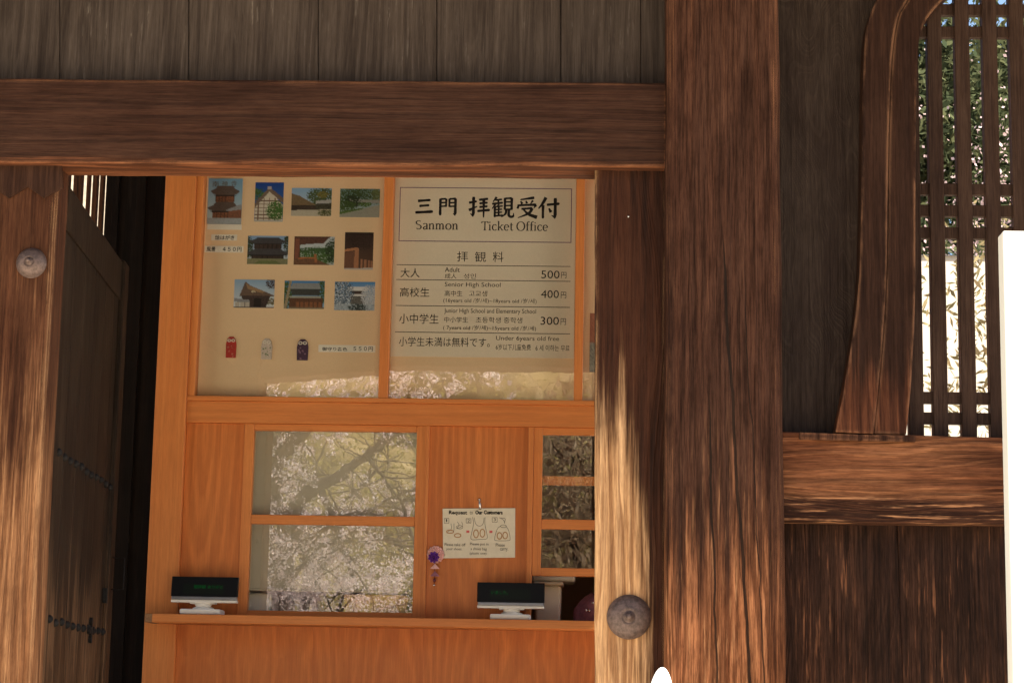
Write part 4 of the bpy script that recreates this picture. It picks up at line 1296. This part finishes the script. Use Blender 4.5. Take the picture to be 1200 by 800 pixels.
# ------------------------------------------------------------------ on the counter
def customer_display(x0, y0, x1, y1, bx0_, bx1_, ytxt, lab, text, tx):
    s = (YW - SH + 0.02)
    Y0 = YW - 0.115
    X0, X1, Z0, Z1 = rect(x0, y0, x1, y1, Y0)
    B0, B1, _, _ = rect(bx0_, 700, bx1_, 720, Y0)
    zb = zs1
    th = thing('customer_display', lab, 'display', ((B0 + B1) / 2, Y0 + 0.03, zb), 'customer displays on the counter shelf')
    bm = box_bm(B0, B1, Y0 - 0.015, Y0 + 0.085, zb, zb + 0.020); bevel(bm, 0.005, 2); from_bm('base', bm, M['plastic_w'], th)
    cx = (B0 + B1) / 2 + 0.003
    zn = Z0 - 0.004
    lathe('neck', (cx, Y0 + 0.035, zb + 0.019), (0, 0, 1), [(0, 0.040), (0.006, 0.038), (0.010, 0.028), (zn - zb - 0.034, 0.024), (zn - zb - 0.028, 0.030), (zn - zb - 0.019, 0.031)], M['plastic_w'], th, 24)
    box('bracket', cx - 0.045, cx + 0.045, Y0 + 0.004, Y0 + 0.06, zn - 0.004, zn + 0.008, M['plastic_w'], th, 0.002)
    zm = Z0 + (Z1 - Z0) * 0.20
    lean = 0.12
    def lb3(nm, xa, xb, za, zb_, ya, yb, mat, bev):
        bm = box_bm(xa, xb, ya, yb, za, zb_); bevel(bm, bev, 2)
        for v in bm.verts: v.co.y += (v.co.z - Z0) * lean
        return from_bm(nm, bm, mat, th)
    hs = lb3('housing', X0, X1, zm, Z1, Y0, Y0 + 0.028, M['plastic_k'], 0.002)
    lb3('trim_strip', X0 + 0.003, X1 - 0.001, Z0 + 0.006, zm - 0.0004, Y0 - 0.002, Y0 + 0.028, M['silver'], 0.002)
    lb3('rear_cover', X0 + 0.001, X1 - 0.001, Z0 - 0.004, Z0 + 0.0056, Y0 + 0.002, Y0 + 0.04, M['plastic_w'], 0.002)
    wv = 0.2
    za, zc = zm + (Z1 - zm) * 0.14, zm + (Z1 - zm) * 0.66
    yy = lambda z: Y0 + (z - Z0) * lean - 0.0006
    xa, xb = X0 + (X1 - X0) * .18, X0 + (X1 - X0) * .80
    scr = obj('screen', [(xa, yy(za), za), (xb, yy(za), za), (xb, yy(zc), zc), (xa, yy(zc), zc)], [(0, 1, 2, 3)], M['vfd'], th)
    V, F = text_geo(text)
    W2 = fit2d(V, X0 + (X1 - X0) * tx[0], X0 + (X1 - X0) * tx[1], zm + (Z1 - zm) * 0.40, zm + (Z1 - zm) * 0.58)
    obj('characters', [(a, yy(b) - 0.0006, b) for a, b in W2], F, M['green'], scr)
    return th


customer_display(200.3, 675.2, 278.0, 704.2, 211.5, 259.0, 0, 'black customer display on a white stand at the left end of the shelf', '御拝観 ありがと', (.34, .78))
customer_display(559.0, 682.0, 638.0, 711.0, 574.5, 622.0, 0, 'black customer display on a white stand below the shoe notice', 'いました。', (.21, .46))

# laminated notice hung from a hook
YN = YW + 0.010
nt = thing('shoe_notice', 'laminated hand-drawn shoe notice hung on the cedar panel', 'notice', (XX(561, 625), YN, ZZ(653.5, 561)))
n0 = P(518.6, 595.5, YN); n1 = P(603.8, 595.0, YN); n2 = P(603.6, 653.0, YN); n3 = P(519.2, 653.8, YN)
bm = bm_prism([n3, n2, n1, n0], 0.002); bevel(bm, 0.0006)
from_bm('paper', bm, M['laminate'], nt)
YI = YN - 0.0012
letters([('Request', 526, 597.8, 547.5, 603.6, .03), ('to', 550.5, 598.6, 554, 602.2), ('Our', 557, 597.6, 565.5, 602.4, .05), ('Customers', 567, 597.6, 589.0, 602.4, .04)], YI, M['ink'], nt)
letters([('1', 522.6, 607.8, 524, 611.2), ('2', 547.8, 608, 550.6, 611.6), ('3', 578.4, 606.6, 581, 610.2),
         ('Please take off', 521, 636.0, 545.5, 639.4), ('your shoes.', 523, 641.2, 541.5, 645.0), ('Please put in', 550.8, 635.4, 572.5, 639.4), ('a shoes bag', 551.5, 641, 570.5, 645.2), ('(plastic one)', 550.5, 646.4, 570.0, 650.0),
         ('Please', 581, 636.2, 591.5, 640), ('carry.', 586, 641.8, 595.5, 646)], YI, M['ink_soft'], nt)


def ink_lines(polys, wpx, Y, mat, parent, name):
    V, F = [], []
    for p in polys:
        V2, F2 = [], []
        stroke2d(p, [wpx] * len(p), V2, F2, 4)
        n = len(V)
        for k, (x, y) in enumerate(V2):
            q = P(x, y, Y); V.append((q.x, Y - 0.00001 * (k % 30), q.z))
        F += [[i + n for i in f] for f in F2]
    return obj(name, V, F, mat, parent)


def sq(x0, y0, x1, y1): return [[(x0, y0), (x1, y0)], [(x1, y0), (x1, y1)], [(x1, y1), (x0, y1)], [(x0, y1), (x0, y0)]]


dr = sq(520.8, 606.8, 526, 612.8) + sq(546.3, 607.2, 551.8, 612.5) + sq(576.8, 606.0, 582.6, 611.5)
dr += [[(528.5, 613), (529, 619), (526, 622), (523.5, 624.5)], [(532, 613), (532, 620), (531, 623)], [(536, 611), (538, 615), (535.5, 618.5), (542, 616), (541, 611)]]
dr += [arc(538.5, 617.3, 4, 2.0, 0, 360, 10)]
dr += [[(553.8, 605.5), (555, 613), (553, 623), (552.2, 631.5), (562, 631.5), (570.8, 630.5), (569.8, 622), (568.2, 613), (568.5, 605.5)], [(555.8, 606), (557.5, 613.5), (562, 616), (566, 613.5), (567.3, 606)]]
dr += [[(587.2, 615.2), (582.5, 620), (579.6, 631), (582, 633), (595, 633), (597.8, 631), (596, 621), (592.5, 615.5)], arc(590, 616.2, 3.4, 1.6, 0, 360, 10), [(585, 606), (590, 609), (591.5, 613)], [(587, 606.5), (592, 607.5), (591, 612.5)]]
ink_lines(dr, 0.42, YI, M['ink_soft'], nt, 'drawing')
M['tan_ink'] = plain('tan_ink', (0.42, 0.22, 0.09), 0.6, 0.2, 0.0)
M['red_ink'] = plain('red_ink', (0.65, 0.13, 0.13), 0.6, 0.2, 0.0)
ink_lines([arc(527.5, 622.6, 4.2, 1.8, 0, 360, 10), arc(536.3, 627, 3.8, 2.2, 0, 360, 10), arc(557.8, 625, 2.8, 4.6, 0, 360, 12), arc(565.3, 624.3, 2.8, 4.6, 0, 360, 12), arc(585.3, 627.5, 2.7, 3.8, 0, 360, 12), arc(592, 627, 2.7, 3.8, 0, 360, 12)], 1.1, YI, M['tan_ink'], nt, 'shoes_drawing')
ink_lines([[(546.5, 622.5), (550, 622.5)], [(573.5, 622.7), (577, 622.7)]], 3.0, YI, M['red_ink'], nt, 'arrows')
c = P(561.6, 585.2, YN); hk = lathe('hook', (c.x, YN + 0.006, c.z), (0, -1, 0), [(0, 0.006), (0.004, 0.006), (0.006, 0.003), (0.014, 0.0035), (0.017, 0.001)], M['steel'], nt, 14)
tube('clip', [P(561.6, 586.5, YN - 0.006), P(562.2, 591, YN - 0.006), P(562.6, 597.0, YN - 0.003)], [0.0025, 0.004, 0.0045], M['steel'], nt, 8)

# flower pendant
YP = YW - 0.006
pd = thing('flower_pendant', 'small purple and pink cloth flower pendant hanging beside the shoe notice', 'ornament', (XX(510, 660), YP, ZZ(686, 510)))


def pompon(cx, cy, r_px, mat, name, npet, rings, Yf):
    V, F = [], []
    s = YW / FPX
    for q in range(rings):
        rr = r_px * (1 - q / rings * 0.75); dep = 0.004 * q
        for k in range(npet):
            an = 2 * math.pi * (k + 0.5 * (q % 2)) / npet
            c0 = P(cx, cy, Yf)
            d = Vector((math.cos(an), 0, math.sin(an))); e = Vector((-math.sin(an), 0, math.cos(an)))
            R = rr * s; wdt = R * 0.26
            n = len(V)
            y = Yf - dep
            for u, w, dy in ((0.15, 0.25, 0), (0.6, 1.0, -0.004), (0.92, 0.75, -0.006), (1.0, 0.0, -0.004)):
                for sg_ in (-1, 1):
                    p = c0 + d * (R * u) + e * (wdt * w * sg_); V.append((p.x, y + dy + (0.003 if sg_ else 0), p.z))
                p = c0 + d * (R * u); V.append((p.x, y + dy - 0.003 * w, p.z))
            for i in range(3):
                a = n + 3 * i
                F += [(a, a + 2, a + 5, a + 3), (a + 2, a + 1, a + 4, a + 5)]
    return obj(name, V, F, mat, pd)


pompon(510.5, 649.5, 10.5, M['pink'], 'pink_petals', 14, 4, YP + 0.012)
pompon(508.2, 652.6, 6.8, M['purple'], 'purple_petals', 9, 3, YP - 0.006)
for yc in (663.5, 672.2):
    s = YW / FPX
    c = P(509.6, yc, YP); r = 5.6 * s
    V = [(c.x - r, YP, c.z - r * .45), (c.x, YP - .006, c.z - r * .5), (c.x + r, YP, c.z - r * .45), (c.x, YP, c.z + r * .65), (c.x, YP + .008, c.z - r * .3)]
    obj('cloth_butterfly', V, [(0, 1, 3), (1, 2, 3), (2, 4, 3), (4, 0, 3), (0, 4, 1), (1, 4, 2)], M['mauve'] if yc > 670 else M['pink'], pd)
tube('string', [P(508.6, 640, YP + .004), P(509.4, 660, YP + .003), P(509.3, 676, YP + .003), P(508.8, 686, YP + .003)], [0.0008] * 4, M['maroon'], pd, 6)
c = P(509.1, 679.5, YP); lathe('bead', (c.x, YP + .002, c.z - .008), (0, 0, 1), [(0, .001), (.003, .0045), (.008, .006), (.013, .0045), (.016, .001)], M['maroon'], pd, 12)
c = P(508.6, 685.3, YP); lathe('bell', (c.x, YP + .002, c.z - .004), (0, 0, 1), [(0, .001), (.002, .0035), (.004, .0042), (.006, .0035), (.008, .001)], M['steel'], pd, 12)

# things inside the windows
def inner_box(name, x0, y0, x1, y1, Y, depth, mat, lab, cat, lid=None):
    X0, X1, Z0, Z1 = rect(x0, y0, x1, y1, Y)
    Z0 = zs1 - 0.006
    th = thing(name, lab, cat, ((X0 + X1) / 2, Y, Z0))
    bm = box_bm(X0, X1, Y, Y + depth, Z0, Z1); bevel(bm, 0.008, 2)
    for v in bm.verts:
        f = 1 - 0.04 * (Z1 - v.co.z) / (Z1 - Z0); v.co.x = (X0 + X1) / 2 + (v.co.x - (X0 + X1) / 2) * f
    from_bm('container', bm, mat, th)
    if lid:
        box('lid', X0 - 0.008, X1 + 0.008, Y - 0.008, Y + depth + 0.008, Z1 + 0.0005, Z1 + lid, mat, th, 0.006, 2)
    return th


M['bin'] = plain('cream_plastic', (0.66, 0.58, 0.44), 0.45, 0.3, 0.03)
M['lidgrey'] = plain('translucent_lid_plastic', (0.52, 0.48, 0.38), 0.4, 0.3, 0.03)
inner_box('storage_bin', 627, 685.5, 657.5, 722, YW + 0.14, 0.18, M['bin'], 'cream plastic bin on the counter behind the right display', 'bin', 0.014)
X0, X1, Z0, Z1 = rect(622, 675.5, 674, 683.8, YW + 0.12)
zl = bpy.data.objects['lid'].data
ztp = max((v.co.z for v in zl.vertices)) + root_of(bpy.data.objects['storage_bin']).z
bm = box_bm(X0, X1, YW + 0.13, YW + 0.36, ztp + 0.001, ztp + 0.035); bevel(bm, 0.012, 3)
o = from_bm('plastic_tray', bm, M['lidgrey']); tag(o, 'shallow translucent tray lying on the cream bin', 'tray')
inner_box('paper_box', 288, 694, 318, 716, YW + 0.12, 0.2, M['plastic_w'], 'white box just inside the left window', 'box')
M['card'] = plain('tan_cardboard', (0.72, 0.43, 0.21), 0.7, 0.2, 0.06)
inner_box('cardboard_box', 402, 696, 478, 716, YW + 0.09, 0.22, M['card'], 'tan cardboard box just inside the left window', 'box')
# mauve bundle
bc = P(700, 708, YW + 0.17)
V, F = [], []
ns, nr = 28, 12
for j in range(nr + 1):
    ph = j / nr
    zz = zs1 - 0.006 + 0.115 * ph
    for i in range(ns):
        an = 2 * math.pi * i / ns
        r = (0.085 * (1 - ph ** 3 * .75)) * (1 + 0.10 * math.sin(an * 4 + ph * 5) + 0.06 * math.sin(an * 9 + 3 * ph))
        V.append((bc.x + r * math.cos(an), bc.y + r * .8 * math.sin(an), zz + 0.012 * math.sin(an * 3)))
for j in range(nr):
    for i in range(ns):
        F.append((j * ns + i, j * ns + (i + 1) % ns, (j + 1) * ns + (i + 1) % ns, (j + 1) * ns + i))
F.append([nr * ns + i for i in range(ns)])
bd = obj('cloth_bag', V, F, M['mauve'], smooth=True); tag(bd, 'mauve cloth bag with metal studs on the counter behind the right window', 'bag')
for x, y in ((687, 714.3), (690.5, 714.8), (694.5, 705.8)):
    c = P(x, y, YW + 0.10); lathe('stud', (c.x, c.y + .005, c.z), (0, -1, 0), [(0, .005), (.004, .004), (.006, .001)], M['steel'], bd, 10)

# ------------------------------------------------------------------ in front of the gate
yb_ = 4.75
X0 = P(1181.0, 530, yb_).x; X1 = X0 + 0.62
ztp = P(1188, 270.5, yb_).z
wb = thing('white_board', 'tall plain white notice board standing in sun before the lower panels', 'board', (X0 + 0.3, yb_, 0))
bm = box_bm(X0, X1, yb_, yb_ + 0.060, 0.12, ztp); bevel(bm, 0.004, 2); from_bm('panel', bm, M['white_paint'], wb)
for xx in (X0 + 0.06, X1 - 0.10):
    box('leg', xx, xx + 0.04, yb_ + 0.061, yb_ + 0.10, 0.0, ztp - 0.1, M['white_paint'], wb, 0.003)
    box('foot', xx - 0.005, xx + 0.045, yb_ - 0.2, yb_ + 0.3, 0.0, 0.03, M['white_paint'], wb, 0.003)
# oval plate on a stake
yo = 3.0
c = P(774.5, 814, yo)
ov = thing('oval_plate', 'rounded white plate whose tip shows at the foot of the great post', 'sign', (c.x, yo, -0.95))
s = yo / FPX
pts = []
for q in range(40):
    an = 2 * math.pi * q / 40
    ex = 14.2 * s * math.cos(an) * (1 - 0.16 * math.sin(an)); ez = 32 * s * math.sin(an)
    pts.append((c.x + ex + 1.4 * s * math.sin(an), yo, c.z + ez))
bm = bm_prism(pts, 0.008); bevel(bm, 0.002, 2); from_bm('plate', bm, M['white_paint'], ov)
q = P(776.2, 794.3, yo); V = [(q.x, yo - .001, q.z + 1.2 * s), (q.x - .8 * s, yo - .001, q.z - 1.4 * s), (q.x + .6 * s, yo - .001, q.z - 1.0 * s)]
obj('mark', V, [(0, 1, 2)], M['ink_soft'], ov)
tube('stake', [(c.x, yo + 0.02, -0.95), (c.x, yo + 0.02, c.z)], [0.011, 0.011], M['white_paint'], ov, 12)

# ------------------------------------------------------------------ beyond the gate and behind the visitor
def wall_with_cap(name, x0, x1, y, h, lab, mat):
    th = thing(name, lab, 'wall', ((x0 + x1) / 2, y, -0.95))
    box('plaster_face', x0, x1, y, y + 0.5, -0.94, h, mat, th)
    bm = bm_prism([(x0, y - 0.015, h), (x0, y + 0.515, h), (x0, y + 0.25, h + 0.06)], x1 - x0, (1, 0, 0)); from_bm('tile_cap', bm, M['tile'], th)


wall_with_cap('plaster_wall', 0.4, 16, 13.5, 3.58, 'sunlit white plaster wall seen through the lattice', M['plaster'])
wall_with_cap('courtyard_wall', -14, -1.3, 12.0, 4.6, 'sunlit pale wall glimpsed through the slats behind the open door', M['cream'])
# timber rail fence before the plaster wall
fz = thing('rail_fence', 'pale timber rail fence standing before the white plaster wall', 'fence', (5, 11.5, -0.95))
for y in (354, 369, 470, 492):
    z = P(1120, y, 11.5).z; box('rail', 2.4, 12, 11.46, 11.5, z - 0.03, z + 0.03, M['lattice'], fz)
for k in range(11):
    x = 2.5 + k * 0.9; box('post', x, x + 0.08, 11.505, 11.58, -0.94, P(1120, 345, 11.5).z, M['lattice'], fz)


def leaves_geo(centers, size, rnd, flat=0.4, aspect=1.0):
    """one small bent quad per centre"""
    n = len(centers)
    a = rnd.normal(size=(n, 3)); a /= np.linalg.norm(a, axis=1)[:, None]
    b = rnd.normal(size=(n, 3)); b -= (a * b).sum(1)[:, None] * a; b /= np.linalg.norm(b, axis=1)[:, None]
    s = size * rnd.uniform(0.6, 1.3, size=(n, 1))
    a = a * s * aspect; b = b * s
    V = np.stack([centers - a * .5, centers - b * .35, centers + a * .5, centers + b * .35], 1).reshape(-1, 3)
    F = np.arange(n * 4).reshape(-1, 4).tolist()
    return V, F


def limb_paths(base, height, spread, rnd, n_limbs=7, lean=(0, 0)):
    """trunk and limbs as polylines with radii"""
    out = []
    top = np.array(base) + np.array([lean[0], lean[1], height * .75])
    tr = [np.array(base) + (top - np.array(base)) * u + np.array([rnd.normal() * .05 * height * u, rnd.normal() * .05 * height * u, 0]) * .5 for u in np.linspace(0, 1, 7)]
    r0 = height * 0.025
    out.append((tr, [r0 * (1 - .75 * i / 6) for i in range(7)]))
    for k in range(n_limbs):
        i = 2 + k % 5
        an = 2.4 * k + rnd.uniform(0, 1)
        d = np.array([math.cos(an), math.sin(an), rnd.uniform(.3, .9)])
        L = spread * rnd.uniform(.6, 1.1) * (1 - .08 * i)
        p = tr[i]; path = [p]
        for q in range(5):
            d = d + rnd.normal(size=3) * .22; d[2] += .05; d /= np.linalg.norm(d)
            p = p + d * L / 5; path.append(p)
        out.append((path, [r0 * .42 * (1 - .8 * q / 5) for q in range(6)]))
        for w in range(3):
            j = 2 + w; d2 = d + rnd.normal(size=3) * .8; d2 /= np.linalg.norm(d2)
            p2 = path[j]; pp = [p2]
            for q in range(4):
                d2 = d2 + rnd.normal(size=3) * .2; d2 /= np.linalg.norm(d2); p2 = p2 + d2 * L * .14; pp.append(p2)
            out.append((pp, [r0 * .16 * (1 - .7 * q / 4) for q in range(5)]))
    return out


def tree(name, lab, base, height, spread, leafmat, barkmat, nleaf, size, seed, clumps=0.35, aspect=1.0, group=None, cone=False, cat='tree'):
    rnd = np.random.default_rng(seed)
    th = thing(name, lab, cat, base, group)
    paths = limb_paths(base, height, spread, rnd)
    V, F = [], []
    for p, r in paths: tube_geo(p, r, 7, V, F)
    obj('trunk', V, F, barkmat, th, smooth=True)
    if cone:
        nc = 150
        u = rnd.random(nc) ** .7
        an = rnd.random(nc) * 6.283
        rr = spread * (1 - u * .92) * np.sqrt(rnd.uniform(.25, 1, nc))
        C = np.stack([base[0] + rr * np.cos(an), base[1] + rr * np.sin(an), base[2] + height * (.15 + .85 * u)], 1)
    else:
        C = np.array([q for p, r in paths[1:] for q in p[2:]])
        C = np.concatenate([C, C + rnd.normal(size=C.shape) * spread * .16])
    idx = rnd.integers(0, len(C), nleaf)
    pos = C[idx] + rnd.normal(size=(nleaf, 3)) * clumps * np.array([1, 1, .7])
    V, F = leaves_geo(pos, size, rnd, aspect=aspect)
    obj('crown', V, F, leafmat, th)
    return th


GB = 'trees beyond the gate'
tree('blossom_tree', 'pink blossom tree seen through the middle of the lattice', (4.3, 17.5, -0.95), 7.0, 2.6, M['blossom2'], M['bark'], 26000, 0.035, 11, .5, group=GB)
tree('pine_tree', 'dark green pine rising highest beyond the lattice', (4.6, 21, -0.95), 8.3, 2.2, M['green_l'], M['bark_d'], 48000, 0.06, 12, .35, 2.2, group=GB, cone=True)
tree('pine_tree', 'dark pine left of the lattice bars beyond the blossom', (3.3, 20, -0.95), 8.4, 2.4, M['pine'], M['bark_d'], 41600, 0.06, 13, .3, 2.2, group=GB, cone=True)
tree('pine_tree', 'green pine half hidden by the rightmost lattice bar', (6.0, 23, -0.95), 8.6, 2.4, M['green_l'], M['bark_d'], 44800, 0.06, 14, .35, 2.2, group=GB, cone=True)

tree('twiggy_shrub', 'pale twiggy shrub in front of the white plaster wall', (3.0, 11.0, -0.95), 4.6, 1.5, M['straw'], M['bark'], 20000, 0.026, 21, .30, 3.0, cat='shrub')
tree('twiggy_shrub', 'olive twiggy shrub between fence posts beyond the lattice', (3.9, 10.8, -0.95), 4.4, 1.3, M['straw'], M['bark'], 20000, 0.026, 22, .30, 3.0, cat='shrub')
# cherry tree behind the visitor, mirrored in the office windows
DV = 27.0
def mirp(x, y, dv=DV):
    """the place behind the visitor that the left window mirrors at (x, y)"""
    h = P(x, y, YW + 0.026); o_ = Vector((0, 0, EYE)); d = h - o_; L = d.length; d.normalize()
    n_ = Vector((-WY, -1, 0)).normalized()
    r = d - 2 * d.dot(n_) * n_
    return np.array(h + r * (dv - L))


rnd = np.random.default_rng(5)
tb = mirp(322, 800); tb[2] = -0.95
ch = thing('cherry_tree', 'blossoming cherry tree mirrored in the left office window', 'tree', tuple(tb))
limbs = [([(318, 960), (324, 800), (330, 690), (334, 640), (346, 588)], [.17, .16, .14, .12, .11]),
         ([(346, 588), (372, 571), (400, 553), (430, 535), (455, 511), (485, 488), (525, 468)], [.085, .08, .07, .06, .05, .04, .03]),
         ([(334, 640), (322, 575), (330, 535), (347, 520), (364, 503), (384, 478), (420, 440)], [.10, .09, .085, .08, .075, .06, .04]),
         ([(334, 655), (343, 628), (353, 650), (361, 664), (366, 690)], [.05, .035, .03, .025, .015]),
         ([(376, 570), (390, 606), (402, 640), (409, 665), (419, 694)], [.05, .035, .03, .028, .02]),
         ([(352, 655), (378, 622), (398, 606), (440, 596), (480, 575)], [.03, .03, .025, .02, .012]),
         ([(430, 535), (450, 560), (475, 590), (490, 640)], [.03, .025, .02, .012]),
         ([(330, 690), (370, 640), (420, 620), (470, 640)], [.04, .03, .02, .012]),
         ([(347, 520), (320, 470), (300, 440)], [.05, .04, .02])]
V, F = [], []
CL = []
def addlimb(pp, rr, depth=0):
    # densify with a little wander
    q, r2 = [], []
    for i in range(len(pp) - 1):
        for k in range(4):
            u = k / 4
            q.append(pp[i] * (1 - u) + pp[i + 1] * u + rnd.normal(size=3) * rr[i] * .25); r2.append(rr[i] * (1 - u) + rr[i + 1] * u)
    q.append(pp[-1]); r2.append(rr[-1])
    tube_geo(q, r2, 8, V, F)
    return q
for pts, rr in limbs:
    jit = rnd.normal() * .3
    pp = [mirp(x, y) + np.array([0, jit * i / len(pts), 0]) for i, (x, y) in enumerate(pts)]
    q = addlimb(pp, rr)
    if rr[0] > .16: continue
    for i in range(3, len(q)):
        for _ in range(2):
            if rnd.random() < .75:
                d = rnd.normal(size=3) * np.array([1, .8, .8]); d /= np.linalg.norm(d)
                L = rnd.uniform(.3, 1.1); tw = [q[i]]
                for k in range(5):
                    d = d + rnd.normal(size=3) * .25; d[2] -= .03; d /= np.linalg.norm(d)
                    tw.append(tw[-1] + d * L / 5)
                tube_geo(tw, [.014, .012, .010, .008, .006, .004], 5, V, F)
                CL += tw[1:]
obj('trunk', V, F, M['bark'], ch, smooth=True)
CL = np.array(CL)
# blossom balls: thick on the low outer sprays, loose higher up
balls = []
for (x, y, sx, sy, n) in ((335, 562, 14, 20, 60), (352, 520, 26, 10, 22), (450, 512, 34, 8, 22), (468, 578, 30, 12, 34), (398, 592, 55, 10, 46), (375, 520, 30, 14, 14),
                          (345, 662, 22, 30, 110), (385, 692, 45, 16, 120), (345, 700, 25, 16, 90), (430, 645, 45, 26, 90), (372, 632, 34, 16, 60), (470, 690, 30, 20, 40), (440, 455, 90, 12, 120), (560, 455, 90, 12, 90), (600, 600, 60, 60, 40), (400, 400, 70, 26, 200), (540, 410, 80, 24, 120), (350, 330, 70, 40, 140)):
    for _ in range(int(n * 0.6)):
        balls.append(mirp(x + rnd.normal() * sx, y + rnd.normal() * sy) + np.array([0, rnd.normal() * .7, 0]))
sel = rnd.random(len(CL)) < .04
balls = np.concatenate([np.array(balls), CL[sel]])
per = 34
pos = np.repeat(balls, per, 0) + rnd.normal(size=(len(balls) * per, 3)) * np.repeat(rnd.uniform(.025, .065, len(balls)), per)[:, None]
Vb, Fb = leaves_geo(pos, 0.034, rnd)
obj('crown', Vb, Fb, M['blossom'], ch)

# more trees behind the visitor
# wooded hill behind those trees: one rolling mass in spring colours
nx, ny = 160, 60
V, F = [], []
for j in range(ny + 1):
    for i in range(nx + 1):
        x = -70 + 140 * i / nx; y = -31 - 50 * j / ny
        z = -0.95 + 30 * (j / ny) ** 0.75
        q = Vector((x, y, z)) * 0.35
        hgt = 1.5 * mnoise.noise(q) + 0.8 * mnoise.noise(q * 2.7) + 0.4 * mnoise.noise(q * 6)
        V.append((x, y + hgt * .6, z + hgt * (1 if j else 0)))
for j in range(ny):
    for i in range(nx):
        a_ = j * (nx + 1) + i; F.append((a_, a_ + 1, a_ + nx + 2, a_ + nx + 1))
t = NT('spring_wood')
tc = t.n('ShaderNodeTexCoord').outputs['Object']
c1 = t.mix(t.ramp(t.noise(tc, 0.35, 4, 0.6), 0.35, 0.65), (0.22, 0.165, 0.065), (0.40, 0.30, 0.14))
c1 = t.mix(t.ramp(t.noise(tc, 1.6, 5, 0.7), 0.5, 0.75), c1, (0.60, 0.46, 0.26))
c1 = t.mix(t.ramp(t.noise(tc, 2.4, 5, 0.7), 0.52, 0.25), c1, (0.08, 0.065, 0.025))
t.bsdf(c1, 0.95, t.noise(tc, 3.0, 5, 0.7), 0.6, 0.2, 0.0)
o = obj('hill', V, F, t.m, base=(0, -31, -0.95), smooth=True); tag(o, kind='structure')
rs = np.random.default_rng(78)
n_ = 26000
ph_ = np.stack([rs.uniform(-9, 3, n_), -16 - rs.random(n_) * 1.2, -0.95 + 2.9 * rs.random(n_) ** .8], 1)
ph_[:, 2] += 0.12 * np.sin(ph_[:, 0] * 3)
hd = thing('hedge', 'dark evergreen hedge mirrored along the foot of the left window', 'hedge', (-3, -16.6, -0.95))
Vw, Fw = leaves_geo(ph_, 0.09, rs)
obj('foliage', Vw, Fw, M['pine'], hd)
box('stems', -8.9, 2.9, -16.75, -16.45, -0.94, 1.6, M['bark_d'], hd)
GM = 'trees mirrored in the office windows'
for k, (x, y, h, sp, mat, nl, sz, cl, lab) in enumerate([
    (-7.5, -24, 8.5, 4.0, 'spring', 12000, .07, .60, 'yellow-green spring tree mirrored left behind the cherry blossom'),
    (-4.0, -27, 9.5, 4.2, 'spring', 12000, .07, .60, 'yellow-green spring tree mirrored in the middle of the left window'),
    (-1.2, -25, 8.8, 3.6, 'spring', 12000, .07, .60, 'yellow-green spring tree mirrored at the right edge of the left window'),
    (3.2, -26, 9.0, 4.0, 'spring', 16000, .16, .55, 'yellow-green spring tree farthest right behind the visitor'),
    (-6.0, -19, 6.0, 3.0, 'blossom', 9000, .04, .30, 'smaller cherry in blossom behind the main cherry'),
    (-0.1, -11.5, 5.8, 2.0, 'russet', 9000, .045, .45, 'brown bare-twigged shrubby tree mirrored in the right window')]):
    tree('broadleaf_tree' if mat == 'spring' else ('cherry_tree' if mat == 'blossom' else 'twiggy_tree'), lab, (x, y, -0.95), h, sp, M[mat], M['bark'] if k != 5 else M['bark_d'], nl, sz, 30 + k, cl, 5.0 if k == 5 else 1.0, group=GM)
